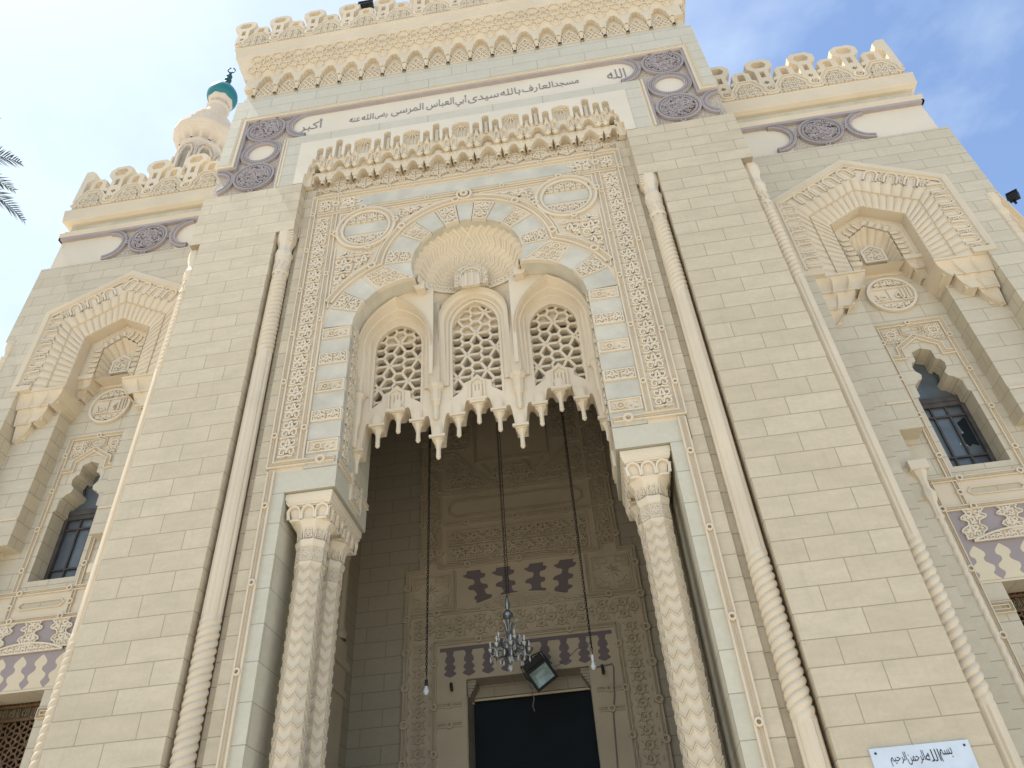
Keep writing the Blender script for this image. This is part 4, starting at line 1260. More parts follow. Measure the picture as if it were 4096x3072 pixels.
for s in (1, -1):
    frame(m, [(s * 1.93, 9.5), (s * 1.93, 14.4)], .11, .045, y, knot=.8, kr=.07)
    frame(m, [(s * 1.57, 8.42), (s * 1.57, 9.42)], .08, .04, y)
    frame(m, [(s * 2.05, .3), (s * 2.05, 7.72)], .10, .045, y, knot=.9, kr=.06)
    m.strip(rect(s * 2.13 - .45, 8.52, s * 2.13 + .45, 9.33), rib(.04, .03), y, True)
for z in (11.53, 10.67, 9.53): frame(m, [(-1.88, z), (1.88, z)], .10, .045, y, knot=1.1, kr=.065)
frame(m, [(-2.66, 8.40), (2.66, 8.40)], .10, .045, y, knot=1.1, kr=.065)
frame(m, [(-2.05, 7.70), (2.05, 7.70)], .10, .045, y, knot=1.4, kr=.06)
frame(m, [(-.97, 14.4), (-.97, 12.42), (.97, 12.42), (.97, 14.4)], .09, .045, y)
frame(m, [(-1.85, 12.72), (-1.55, 12.72), (-.45, 11.60)], .12, .05, y); frame(m, [(1.85, 12.72), (1.55, 12.72), (.45, 11.60)], .12, .05, y)
frame(m, [(-.82, 12.34), (-.55, 11.98), (-.30, 12.30)], .08, .04, y); frame(m, [(.82, 12.34), (.55, 11.98), (.30, 12.30)], .08, .04, y)
frame(m, [(-1.5, 10.86), (-1.68, 10.98), (-1.68, 11.18), (-1.5, 11.30), (1.5, 11.30), (1.68, 11.18), (1.68, 10.98), (1.5, 10.86)], .07, .035, y, True)
for s in (1, -1):
    for z in (5.95, 6.35) : frame(m, [(s * 1.98, z), (s * 1.45, z)], .10, .04, y, knot=.5, kr=.06)
m.build('relief_moulding', 'hall_plaster', BP)
m = MB()
for s in (1, -1):
    po = rect(*((1.99, 9.65, 2.29, 14.3) if s > 0 else (-2.29, 9.65, -1.99, 14.3))); arab(m, po, .30, .42, y, .05, lw=.10)
    arab(m, [(s * 1.8, 11.66), (s * .62, 11.66), (s * 1.55, 12.55), (s * 1.8, 12.58)], .4, .45, y, .05, lw=.085)
    arab(m, rect(*((1.1, 12.85, 1.78, 14.3) if s > 0 else (-1.78, 12.85, -1.1, 14.3))), .34, .48, y, .05, lw=.09)
arab(m, [(-.42, 11.64), (.42, 11.64), (.68, 11.92), (.28, 12.26), (-.28, 12.26), (-.68, 11.92)], .42, .5, y, .05, lw=.085)
arab(m, rect(-1.70, 9.65, 1.70, 10.45), .425, .40, y, .05, lw=.085); m.strip(rect(-1.74, 9.62, 1.74, 10.48), rib(.03, .03), y, True)
m.build('relief_scrolls', 'hall_plaster', BP)
m = MB()
hexrel(m, [(-2.62, 7.78), (2.62, 7.78), (2.62, 8.32), (-2.62, 8.32)], .155, y, .05)
hexrel(m, rect(-2.62, .5, -2.12, 7.75), .155, y, .05); hexrel(m, rect(2.12, .5, 2.62, 7.75), .155, y, .05)
m.build('relief_hexagons', 'hall_plaster', BP)
for s in (1, -1):
    m = MB()
    cx, cz = s * 2.13, 8.92
    for qx in (1, -1):
        for qz in (1, -1):
            po = [(cx + qx * .40, cz + qz * .36), (cx + qx * .40, cz + qz * .10), (cx + qx * .28, cz + qz * .14), (cx + qx * .22, cz + qz * .24), (cx + qx * .10, cz + qz * .24), (cx + qx * .12, cz + qz * .36)]
            m.strip(po, rib(.025, .03), y, True); ring(m, cx + qx * .31, cz + qz * .28, .05, .025, .03, y, n=8)
    st_ = [(cx + (.24 if t % 2 == 0 else .13) * cos(R_(22.5 * t)), cz + (.24 if t % 2 == 0 else .13) * sin(R_(22.5 * t))) for t in range(16)]
    m.add([(p[0], y, p[1]) for p in st_] + [(cx, y - .07, cz)], [(t, (t + 1) % 16, 16) for t in range(16)])
    m.build('relief_star', 'hall_plaster', BP)
# joggled mauve patterns
def fleur(cx, z0, z1, w, lean=0.):
    """wavy joggle shape"""
    H = z1 - z0
    prof = [(.0, .50), (.16, .34), (.22, .46), (.30, .56), (.40, .58), (.46, .40), (.50, .36), (.58, .60), (.66, .66), (.72, .50), (.76, .42), (.86, .74), (.93, .52), (1., .03)]
    prof = smooth(prof, 3)
    R = [(cx + w * p * .82 + lean * t, z1 - H * t) for t, p in prof]
    L = [(cx - w * p * .82 + lean * t, z1 - H * t) for t, p in reversed(prof)]
    return R + L
m = MB()
m.prism(rect(-1.93, 7.50, 1.93, 7.585), y - .003, y, back=False)
for i in range(9): m.prism(fleur(-1.70 + i * .425, 6.93, 7.50, .23), y - .003, y, back=False)
for x, ln in ((-1.12, .22), (-.40, .10), (.40, -.08), (1.12, -.2)):
    f_ = [(.0, .17), (.1, .17), (.13, .25), (.24, .21), (.28, .10), (.42, .10), (.47, .21), (.58, .21), (.62, .12), (.76, .14), (.80, .24), (.88, .22), (.92, .15), (1, .15)]
    f_ = smooth(f_, 4); zt, zb_ = 9.37, 8.56
    m.prism([(x + ln * t + p, zt - (zt - zb_) * t) for t, p in f_] + [(x + ln * t - p * (.9 + .25 * sin(t * 14)), zt - (zt - zb_) * t) for t, p in reversed(f_)], y - .003, y, back=False)
m.build('joggled_pattern', 'mauve_dark', BP)
m = MB(); po = arc(0, 5.35, 3.32, 90 - 23.2, 90 + 23.2, 16)
m.prism(po, y - .03, y, back=False); m.strip(po, rib(.05, .03), y - .02); arab(m, [(p[0], p[1] - .04) for p in po], .36, .22, y - .03, .025, x0=-1.8, z0=8.46, lw=.10)
m.build('segment_carving', 'hall_plaster', BP)
# door
m = MB()
m.prism([(-1.34, 0), (-1.34, 6.86), (1.34, 6.86), (1.34, 0), (1.42, 0), (1.42, 6.864), (-1.42, 6.864), (-1.42, 0)], 6.9, 6.95)
for s in (1, -1):
    x0, x1 = sorted((s * 1.325, s * 1.5)); m.box(x0, x1, 6.37, 7.2, 0, 6.5)
    for q in range(5): m.box(*sorted((s * 1.338, s * (1.15 + .035 * q))), 6.46 + .02 * q, 7.1, 6.80 - .055 * q - .05, 6.80 - .055 * q + (.06 if q == 0 else 0))
m.box(-1.32, 1.32, 6.9, 7.2, 6.60, 6.852)
DR = m.build('door_case', 'hall_stone', HL)
m = MB(); m.box(-1.4, 1.4, 7.12, 7.2, 0, 6.7); m.build('door_opening', 'dark_void', DR)
m = MB(); m.box(-1.30, 1.30, 6.98, 7.02, 6.56, 6.60); m.build('curtain_rail', 'cream_stucco', DR)
# slender colonnettes set in the hall corners
for s in (1, -1):
    m = MB(s)
    m.box(3.72, 3.95, 4.6, 5.3, 0, 6.4); m.box(3.68, 3.95, 4.55, 5.35, 6.4, 6.5); m.box(3.72, 3.95, 4.6, 5.3, 6.5, 6.95); m.box(3.66, 3.95, 4.5, 5.4, 6.95, 7.1); m.box(3.72, 3.95, 4.6, 5.3, 7.1, 7.5)
    m.lathe([(.17, 7.5), (.17, 7.62), (.12, 7.75), (.10, 7.85), (.10, 9.3), (.13, 9.35), (.13, 9.45), (.18, 9.6), (.2, 9.8)], 10, 3.80, 4.95)
    m.build('hall_colonnette', 'hall_plaster', HL)
# iron stubs left in the wall
for x0, z0, x1, z1 in ((-1.68, 6.75, -1.56, 6.61), (1.625, 6.79, 1.65, 6.62)):
    m = MB(); m.tube([(x0, 6.36, z0 + .05), (x0 * .6 + x1 * .4, 6.2, z1)], .035, 8); m.build('iron_stub', 'rust_iron', HL)

# ================================================================== WINGS (mirrored left and right)
WC = 8.84; WY = 1.53
def pent(hw, zs, zt, zb, n1=10, n2=10, cx=WC):
    """house-shaped path: up the right leg, over the apex, down the left leg; n1 points per leg, n2 per slope"""
    p = [(cx + hw, zb + (zs - zb) * i / n1) for i in range(n1)]
    p += [(cx + hw * (1 - i / n2), zs + (zt - zs) * i / n2) for i in range(n2)]
    p += [(cx - hw * i / n2, zt + (zs - zt) * i / n2) for i in range(n2)]
    p += [(cx - hw, zs + (zb - zs) * i / n1) for i in range(n1 + 1)]
    return p
NB5 = 3.9
def wing(s):
    m = MB(s)
    hood_ = [(10.62, 0), (10.62, 12.74), (10.80, 12.74), (10.80, 15.22), (WC, 16.30), (6.96, 15.22), (6.96, 12.74), (7.10, 12.74), (7.10, 0)]
    m.prism([(6.0, 0), (7.10, 0)] + hood_[::-1][1:-1] + [(10.62, 0), (11.30, 0), (11.30, 14.45), (11.59, 14.45), (11.59, 17.02), (6.0, 17.02)], WY, 2.0)
    m.box(11.31, 11.585, 1.9, 5.5, 0, 14.45)
    m.box(11.30, 11.585, 2.0, 5.5, 14.45, 17.015)
    # recess 1 strips and recess 2 back wall with its openings
    m.box(9.73, 10.66, 1.96, 2.40, 9.02, 13.0); m.box(7.06, 7.99, 1.96, 2.40, 9.02, 13.0)
    m.box(10.17, 10.66, 1.96, 2.40, 0, 9.02); m.box(7.06, 7.55, 1.96, 2.40, 0, 9.02)
    wp = [(0, 11.11), (.19, 11.03), (.195, 10.81), (.27, 10.78), (.32, 10.68), (.30, 10.56), (.22, 10.46), (.25, 10.36), (.34, 10.32), (.44, 10.20), (.44, 9.96), (.50, 9.93), (.50, 8.36)]
    win = [(WC + x, z) for x, z in wp] + [(WC - x, z) for x, z in reversed(wp[1:])]
    m.prism([(7.5, 0), (8.19, 0), (8.19, 6.19), (9.53, 6.19), (9.53, 0), (10.2, 0), (10.2, 13.6), (7.5, 13.6)], 2.36, 2.9, [win])
    ww = m.build('wing_wall', 'wing_stone', MQ)
    # plaster frieze with mauve lace disc between crescents
    m = MB(s); m.box(6.15, 11.45, 1.62, 5.2, 17.02, 18.3)
    fz = m.build('frieze', 'white_plaster', ww)
    m = MB(s); m.prism([(7.95, 17.04), (8.12, 17.36), (8.13, 17.7), (8.02, 18.02), (7.9, 18.2), (9.72, 18.2), (9.52, 18.02), (9.43, 17.7), (9.50, 17.36), (9.72, 17.04)], 1.606, 1.62, back=False)
    m.build('rough_cast_field', 'rough_cast', fz)
    c0 = s * 8.80
    disc(c0, 17.66, .52, 1.53, fz)
    for q in (1, -1):
        cx = s * (8.80 + q * 1.19)
        a = (92, 268) if q * s > 0 else (-88, 88)
        annulus(cx, 17.66, .58, .43, 1.53, fz, *a, name='lace_crescent')
    m = MB(s); m.prism(rect(6.1, 18.16, 11.5, 18.25), 1.50, 1.62); m.box(11.45, 11.5, 1.5, 5.2, 18.16, 18.25)
    m.build('mauve_fillet', 'mauve_stucco', fz)
    def band(lv, name, mat, par):
        m = MB(s); vs = []
        for z, e in lv: vs += [(6.0, WY - e, z), (11.47 + e, WY - e, z), (11.47 + e, 5.3, z), (6.0, 5.3, z)]
        fs = [(j * 4 + t, j * 4 + (t + 1) % 4, j * 4 + 4 + (t + 1) % 4, j * 4 + 4 + t) for j in range(len(lv) - 1) for t in range(4)] + [(0, 1, 2, 3), tuple(4 * (len(lv) - 1) + t for t in range(4))]
        m.add(vs, fs); return m.build(name, mat, par)
    band([(18.25, .03), (18.30, .05), (18.31, .02), (18.38, .05), (18.40, .06), (18.44, .05)], 'cornice_moulding', 'cream_stucco', fz)
    band([(18.441, -.09), (18.80, -.09)], 'marble_course', 'grey_marble', fz)
    band([(18.80, .0), (18.86, .10), (18.90, .12), (18.92, .11), (19.26, .14), (19.30, .15)], 'cornice', 'cream_stucco', fz)
    parapet(5.79, 11.54, 19.29, 1.40, 1.15, 5, 1.85, 'wing_parapet', MQ, dep=.28, sgn=s)
    m = MB(s); m.box(11.35, 11.54, 1.7, 5.2, 19.29, 20.0); m.build('parapet_return', 'cream_stucco', fz)

    # ---- carved hood of the niche
    m = MB(s)
    out, inn = pent(1.97, 15.26, 16.37, 12.74), pent(1.83, 15.17, 16.20, 12.88)
    m.prism(out + inn[::-1], 1.50, 1.60)
    m.strip(pent(1.85, 15.18, 16.22, 12.9), [(-.02, 0), (-.01, .02), (.03, .02), (.05, -.03), (.08, -.05)], 1.50)
    m.box(WC + 1.5, WC + 1.97, 1.502, 1.60, 12.735, 12.88); m.box(WC - 1.97, WC - 1.5, 1.502, 1.60, 12.735, 12.88)
    hd = m.build('niche_hood', 'cream_stucco', ww)
    # carved field with round-headed lobes
    m = MB(s)
    f_o, f_i = pent(1.84, 15.17, 16.20, 12.86), pent(1.47, 14.95, 15.70, 12.86)
    m.prism(f_o + f_i[::-1], 1.575, 1.62, back=False)
    N = 20
    # path parameter helpers on the inner edge
    def along(hw, zs, zt, zb, t):
        L1, L2 = zs - zb, math.hypot(hw, zt - zs); T = 2 * (L1 + L2); d = t * T
        if d < L1: return (WC + hw, zb + d), (-1, 0)
        d -= L1
        nx, nz = -(zt - zs) / L2, -hw / L2
        if d < L2: return (WC + hw * (1 - d / L2), zs + (zt - zs) * d / L2), (nx, nz)
        d -= L2
        if d < L2: return (WC - hw * d / L2, zt + (zs - zt) * d / L2), (-nx, nz)
        d -= L2
        return (WC - hw, zs - min(d, L1)), (1, 0)
    NL = 17
    fieldp = pent(1.80, 15.14, 16.15, 12.90)
    for i in range(NL):
        t = (i + .5) / NL
        p, n_ = along(1.49, 14.95, 15.72, 12.95, t)
        tx, tz = -n_[1], n_[0]
        def Ml(a, b, d, p=p, n_=n_, tx=tx, tz=tz): return (p[0] + tx * a - n_[0] * b, d, p[1] + tz * a - n_[1] * b)
        hl = .34
        u = [(.135, -.03)] + [(.135 * cos(R_(q)), hl - .135 + .135 * sin(R_(q))) for q in range(0, 181, 20)] + [(-.135, -.03)]
        m.strip(u, rib(.05, .05), 1.575, M=Ml)
        u2 = [(.07, -.03)] + [(.07 * cos(R_(q)), hl - .14 + .07 * sin(R_(q))) for q in range(0, 181, 30)] + [(-.07, -.03)]
        m.strip(u2, rib(.025, .03), 1.575, M=Ml)
        # leaf work between lobes
        for q in (.2275,):
            def Mg(a, b, d, p=p, n_=n_, tx=tx, tz=tz, q=q): return (p[0] + tx * (a + q) - n_[0] * b, d, p[1] + tz * (a + q) - n_[1] * b)
            arab(m, [(-.03, .02), (.03, .02), (.09, .16), (.16, .28), (-.16, .28), (-.09, .16)], .16, .15, 1.575, .03, M=Mg, x0=-.16, z0=0, lw=.13)
            ring(m, 0, .27, .03, .025, .05, 1.575, Mg, 8)
    m.build('hood_carving', 'carved_cream', hd)
    # two tiers of flutes
    def flutes(r0, r1, nfl, amp, zb, bulge, rows=8, nu=None):
        m = MB(s); nu = nu or nfl * 8
        def F(u, v):
            (a, na), (b, nb) = along(*r0[:3], zb, u), along(*r1[:3], zb, u)
            w = v; e = sin(w * pi / 2) ** bulge
            x = a[0] + (b[0] - a[0]) * e; z = a[1] + (b[1] - a[1]) * e; y = r0[3] + (r1[3] - r0[3]) * w
            fr = abs(sin(u * nfl * pi))
            q = -amp * (fr ** .55 - .6) * (.35 + .65 * sin(pi * min(1, w * 1.1) * .5 + .2))
            return (x + na[0] * q * .6, y - amp * .95 * (fr ** .6 - .5) * (.45 + .55 * sin(pi * min(1, w + .15))), z + na[1] * q * .6)
        m.grid(F, nu, rows); return m
    m = flutes((1.49, 14.95, 15.72, 1.575), (1.17, 14.69, 15.34, 1.69), NL * 2, .065, 12.70, 1.); m.build('flute_tier', 'cream_stucco', hd)
    a_ = flutes((1.20, 14.69, 15.36, 1.665), (.81, 14.42, 14.88, 1.75), NL * 2 + 4, .055, 12.72, 1.)
    a_.build('flute_tier', 'cream_stucco', hd)
    m = MB(s)                                   # plain soffit and the frame of the small niche
    def loft(A, B, ya, yb):
        n = len(A); m.add([(p[0], ya, p[1]) for p in A] + [(p[0], yb, p[1]) for p in B], [(i, i + 1, n + i + 1, n + i) for i in range(n - 1)])
    loft(pent(1.20, 14.69, 15.36, 12.72), pent(1.20, 14.69, 15.36, 12.72), 1.62, 1.76)
    loft(pent(.81, 14.42, 14.88, 12.66), pent(.81, 14.42, 14.88, 12.66), 1.72, 2.02)
    loft(pent(.81, 14.42, 14.88, 12.66), pent(.85, 14.42, 14.88, 12.66), 2.02, 2.37)
    o1, o2 = pent(1.55, 15.0, 15.78, 12.66), pent(.815, 14.42, 14.88, 12.66)
    m.prism(o1 + o2[::-1], 1.80, 1.90)
    m.box(WC + .81, WC + 1.49, 1.66, 1.9, 12.65, 12.70); m.box(WC - 1.49, WC - .81, 1.66, 1.9, 12.65, 12.70)
    A = pent(.82, 14.42, 14.88, 13.38); B = pent(.46, 14.20, 14.54, 13.38)
    m.prism(A + B[::-1], 2.0, 2.08)
    m.strip(pent(.76, 14.38, 14.82, 13.42), rib(.03, .02), 2.0)
    for i in range(17):
        p, n_ = along(.47, 14.20, 14.55, 13.42, (i + .5) / 17)
        tx, tz = -n_[1], n_[0]
        def Ml(a, b, d, p=p, n_=n_, tx=tx, tz=tz): return (p[0] + tx * a - n_[0] * b, d, p[1] + tz * a - n_[1] * b)
        q = [(.048, -.02), (.048, .13), (0, .19), (-.048, .13), (-.048, -.02)]
        m.prism(q, 1.98, 2.0, M=Ml); m.strip(q, rib(.02, .02), 1.98, M=Ml)
    for q in (1, -1): m.box(*sorted((WC + q * .44, WC + q * .84)), 1.97, 2.36, 13.29, 13.385)
    m.box(WC - .9, WC + .9, 2.34, 2.37, 13.2, 15.0)
    nf = m.build('small_niche', 'cream_stucco', hd)
    m = MB(s)                                   # ribbed conch
    def con(u, v):
        (a, na), (b, nb) = along(.46, 14.20, 14.54, 13.36, u), along(.23, 13.80, 13.98, 13.40, u)
        x = a[0] + (b[0] - a[0]) * v; z = a[1] + (b[1] - a[1]) * v
        y = 2.03 + .24 * v + .17 * sin(v * pi)
        q = .035 * (abs(sin(u * 15 * pi)) ** .6) * (1 - .6 * v)
        return (x + na[0] * q, y - q * .8, z + na[1] * q)
    m.grid(con, 15 * 8, 12)
    m.lathe([(.40, 13.28), (.42, 13.34), (.45, 13.36), (.44, 13.42), (.42, 13.46)], 16, WC, 2.06, a0=0, a1=pi)
    m.add([(WC - .45, 2.02, 13.28), (WC + .45, 2.02, 13.28), (WC + .4, 2.35, 13.28), (WC - .4, 2.35, 13.28)], [(0, 1, 2, 3)])
    m.build('conch', 'cream_stucco', nf, True)
    m = MB(s); pq = [(WC - .22, 13.56), (WC + .22, 13.56), (WC + .22, 13.90), (WC, 14.06), (WC - .22, 13.90)]
    m.prism(pq, 2.22, 2.30, back=False); m.strip(pq, rib(.05, .03), 2.22, True)
    arab(m, [(WC + (p[0] - WC) * .82, 13.78 + (p[1] - 13.78) * .84) for p in pq], .37, .27, 2.22, .035, lw=.085)
    m.build('conch_plaque', 'carved_cream', nf)
    # corbels carrying the hood
    def corbel(x0, x1, y0, y1, zt, zb, nf_, tip, name='hood_corbel', mat='cream_stucco'):
        m = MB(s)
        for tier_ in range(3):
            v0, v1 = tier_ / 3, (tier_ + 1) / 3
            sh0 = (v0 + .02) ** 1.1
            n_ = max(1, nf_ - tier_)
            def F(u, v, v0=v0, v1=v1, tier_=tier_, n_=n_, sh0=sh0):
                sh = sh0 + ((v1 ** 1.3) * .97 - sh0) * v ** 2
                xa, xb = x0 + (tip - x0) * sh, x1 + (tip - x1) * sh
                fl_ = abs(sin(u * n_ * pi))
                za = zt + (zb - zt) * (v0 + (v1 - v0) * v * (1.18 - .30 * fl_))
                conc = (fl_ ** .5) * min(1, v * 1.8) * (1 - .35 * v)
                yy = y0 + (y1 - y0) * (v0 * .9 + .16 * v) + .11 * conc
                return (xa + (xb - xa) * u, min(yy, y1 + .03), za)
            m.grid(F, 12 * n_, 8)
            q0, q1, qm = F(0, .55), F(1, .55), F(.5, .3)
            m.box(min(q0[0], q1[0]) + .01, max(q0[0], q1[0]) - .01, max(q0[1], qm[1]) + .04, y1 + .41, zt + (zb - zt) * (v1 - .02), zt + (zb - zt) * (v0 + .05))
            for e in (0, 1):
                L = [F(e, q / 8) for q in range(9)]
                m.add(L + [(p[0], y1 + .42, p[2]) for p in L], [(i, i + 1, 10 + i, 9 + i) for i in range(8)])
            p0, p1 = F(0, 0), F(1, 0)
            m.box(min(p0[0], p1[0]) - .012, max(p0[0], p1[0]) + .012, p0[1] - .025, y1 + .41, p0[2] - .02, p0[2] + .025)
        L = [F(q / 12, 1) for q in range(13)]
        m.add(L + [(p[0], y1 + .42, p[2]) for p in L], [(i, i + 1, 14 + i, 13 + i) for i in range(12)])
        return m.build(name, mat, hd)
    corbel(9.55, 10.62, 1.60, 1.96, 12.74, 11.62, 3, 10.55); corbel(7.10, 8.17, 1.60, 1.96, 12.74, 11.62, 3, 7.17)
    corbel(9.30, 9.70, 2.0, 2.36, 13.29, 12.64, 2, 9.69); corbel(7.98, 8.38, 2.0, 2.36, 13.29, 12.64, 2, 7.99)
    corbel(9.74, 10.17, 1.965, 2.36, 9.60, 8.98, 2, 10.14, 'recess_corbel'); corbel(7.55, 7.98, 1.965, 2.36, 9.60, 8.98, 2, 7.58, 'recess_corbel')
    m = MB(s)
    for q in (1, -1):
        for e in range(4): m.box(*sorted((WC + q * (.872 + .09 * e), WC + q * 1.34)), 1.955 - .0, 2.36, 9.86 - .24 * (e + 1), 9.86 - .24 * e + .02) if False else None
    # thin twisted colonnettes at the recess corner
    for q in (1, -1):
        m = MB(s); x = WC + q * 1.30
        def F(u, v, x=x):
            z = 1 + v * 6.2; a = u * 2 * pi
            r = .055 * (.8 + .3 * abs(sin(a - z * 2 * pi / .36)) ** .6)
            return (x + r * cos(a), 1.98 + r * sin(a), z)
        m.grid(F, 12, 170)
        m.lathe([(.06, 7.2), (.09, 7.24), (.07, 7.3), (.07, 7.5), (.12, 7.6), (.13, 7.68), (.08, 7.78), (.09, 7.95), (.15, 8.12)], 8, x, 1.98)
        m.box(x - .16, x + .16, 1.83, 2.1, 8.12, 8.30)
        m.build('thin_colonnette', 'carved_cream', ww, True)
    # roundel
    m = MB(s); cz = 12.62
    cir = [(WC + .5 * cos(2 * pi * t / 40), cz + .5 * sin(2 * pi * t / 40)) for t in range(40)]
    m.prism(cir, 2.34, 2.36, back=False); m.strip([(WC + .47 * cos(2 * pi * t / 40), cz + .47 * sin(2 * pi * t / 40)) for t in range(40)], rib(.07, .05), 2.34, True)
    for q in (1, -1):
        m.strip([(WC - .42, cz + q * .19), (WC + .42, cz + q * .19)], rib(.035, .04), 2.34)
        sg = [(WC + .42 * cos(R_(t)), cz + q * .43 * sin(R_(t))) for t in range(32, 149, 9)]
        arab(m, sg, .28, .24, 2.34, .04, x0=WC - .42, z0=cz + (.20 if q > 0 else -.44), lw=.11)
    rd = m.build('roundel', 'carved_cream', ww)
    m = MB(); text_mb(m, 'الله احد', s * WC - .38, s * WC + .38, cz - .16, cz + .16, 2.34, .035); m.build('lettering', 'carved_cream', rd)
    # window mouldings
    m = MB(s); y = 2.36
    frame(m, [(WC + .66, 8.14), (WC + .66, 11.78), (WC - .66, 11.78), (WC - .66, 8.14)], .11, .045, y, knot=.85, kr=.048)
    for q in (1, -1):
        frame(m, [(WC + q * .62, 10.92), (WC + q * .40, 10.92), (WC + q * .40, 11.15), (WC, 11.42)], .12, .045, y)
        frame(m, [(WC, 11.42), (WC + q * .2, 11.52), (WC + q * .2, 11.66), (WC, 11.74)], .06, .04, y)
        ring(m, WC + q * .42, 11.52, .09, .04, .04, y); arab(m, rect(*((WC + .25, 11.3, WC + .58, 11.7) if q > 0 else (WC - .58, 11.3, WC - .25, 11.7))), .165, .2, y, .03, lw=.12)
    m.build('window_moulding', 'cream_stucco', ww)
    m = MB(s)
    for z in (8.10, 7.54): frame(m, [(WC - 1.03, z), (WC + 1.03, z)], .10, .045, y, knot=.7, kr=.048)
    for q in (1, -1):
        frame(m, [(WC + q * 1.03, .4), (WC + q * 1.03, 8.10)], .10, .045, y, knot=1.0, kr=.048)
        frame(m, [(WC + q * .62, 7.56), (WC + q * .62, 8.08)], .08, .045, y, knot=.4, kr=.045)
        frame(m, [(WC + q * .98, 5.84), (WC + q * .70, 5.84), (WC + q * .70, 5.72), (WC + q * .98, 5.72)], .07, .045, y)
    m.prism(rect(WC - 1.02, 7.54, WC + 1.02, 8.10), y - .008, y, [[(WC - .40, 7.76), (WC - .46, 7.82), (WC - .40, 7.90), (WC + .40, 7.90), (WC + .46, 7.82), (WC + .40, 7.76)]], back=False)
    m.strip([(WC - .40, 7.76), (WC - .47, 7.83), (WC - .40, 7.90), (WC + .40, 7.90), (WC + .47, 7.83), (WC + .40, 7.76)], rib(.03, .04), y, True)
    m.build('panel_moulding', 'cream_stucco', ww)
    # mauve and cream joggled panel
    m = MB(s); m.prism(rect(WC - .97, 6.19, WC + .97, 7.49), y - .010, y, back=False)
    jp = m.build('joggled_panel', 'mauve_paint', ww)
    m = MB(s)
    m.prism(rect(WC - .968, 6.192, WC + .968, 6.235), y - .013, y - .010, back=False)
    def fleur2(cx, z0, z1, w):
        H = z1 - z0
        pr = [(.0, .02), (.08, .30), (.2, .62), (.30, .60), (.34, .42), (.40, .34), (.48, .42), (.58, .86), (.66, .92), (.74, .78), (.80, .60), (.88, .72), (1., 1.1)]
        pr = smooth(pr, 3); R = [(cx + w * p, z1 - H * t) for t, p in pr]
        return R + [(2 * cx - p[0], p[1]) for p in reversed(R)]
    for i in range(5):
        cx = WC + (i - 2) * .405
        o = fleur2(cx, 6.23, 6.84, .185)
        o = [(max(WC - .966, min(WC + .966, p[0])), p[1]) for p in o]
        m.prism(o, y - .013, y - .010, back=False)
    m.build('joggle_pattern', 'cream_paint', jp)
    m = MB(s)
    for i, x in enumerate((-.55, 0, .55)):
        ln = (.18, 0, -.18)[i]
        f_ = [(.0, .17), (.08, .14), (.16, .12), (.25, .20), (.33, .19), (.40, .10), (.55, .09), (.64, .17), (.74, .20), (.82, .15), (1, .12)]
        f_ = smooth(f_, 3); zt, zb_ = 7.49, 6.96 + (.07 if i == 1 else 0)
        o = [(WC + x - ln * t + p, zt - (zt - zb_) * t) for t, p in f_] + [(WC + x - ln * t - p, zt - (zt - zb_) * t) for t, p in reversed(f_)]
        m.prism(o, y - .02, y - .010, back=False); m.strip(o, rib(.03, .03), y - .02, True)
        arab(m, [(WC + x - ln * .4 + (p[0] - WC - x + ln * .4) * .85, p[1]) for p in o], .26, .26, y - .02, .025, lw=.11)
    ar_ = arc(WC, 5.15, 1.92, 90 - 24, 90 + 24, 14)
    m.prism(ar_, y - .03, y - .01, back=False); m.strip(ar_, rib(.04, .04), y - .03); m.strip([ar_[0], ar_[-1]], rib(.03, .03), y - .03)
    arab(m, [(p[0], p[1] - .02) for p in ar_], .24, .14, y - .03, .025, x0=WC - .76, z0=6.9, lw=.14)
    m.build('joggle_carving', 'carved_cream', jp)
    # upper window: glass, iron muntins, frame
    m = MB(s); m.box(WC - .62, WC + .62, 2.84, 2.86, 8.2, 11.3)
    gl = m.build('window_glass', 'dusty_glass', ww)
    m = MB(s)
    m.box(WC - .52, WC + .52, 2.74, 2.83, 10.02, 10.14)
    for x0, x1 in ((-.52, -.42), (.42, .52)): m.box(WC + x0, WC + x1, 2.75, 2.83, 8.3, 10.02)
    m.box(WC - .42, WC + .42, 2.76, 2.83, 9.92, 10.02)
    for x in (-.15, .14): m.box(WC + x - .018, WC + x + .018, 2.79, 2.83, 8.3, 9.92)
    for z in (9.70, 8.78): m.box(WC - .42, WC + .42, 2.785, 2.83, z - .018, z + .018)
    wp2 = [(.19, 11.2), (.22, 10.85), (.30, 10.7), (.26, 10.5), (.24, 10.42), (.42, 10.28), (.49, 10.1)]
    for q in (1, -1): m.tube([(WC + q * (x + .03), 2.80, z) for x, z in wp2], .035, 6)
    m.build('window_frame', 'window_frame', ww)
    if s > 0:
        m = MB(s); m.prism([(WC + .40, 9.66), (WC + .22, 9.55), (WC + .25, 9.3), (WC + .16, 9.27), (WC + .2, 9.22), (WC + .14, 9.12), (WC + .24, 9.0), (WC + .3, 9.05), (WC + .40, 9.0)], 2.825, 2.84, back=False)
        m.build('broken_pane', 'dark_void', gl)
    # lower bronze grille
    m = MB(s); m.box(WC - .8, WC + .8, 3.05, 3.1, 0, 6.4)
    m.build('grille_void', 'dark_void', ww)
    gp = rect(WC - .68, 3.6, WC + .68, 6.35)
    gr = lattice(rect(-.68 + s * WC, 3.6, .68 + s * WC, 5.86), .26, .034, 2.90, 2.96, name='bronze_grille', mat='bronze', parent=ww)
    lattice(rect(-.68 + s * WC, 6.14, .68 + s * WC, 6.36), .13, .02, 2.90, 2.96, name='top_lattice', mat='bronze', parent=gr)
    m = MB(s)
    for z in (6.12, 5.88): m.box(WC - .7, WC + .7, 2.86, 2.95, z - .02, z + .02)
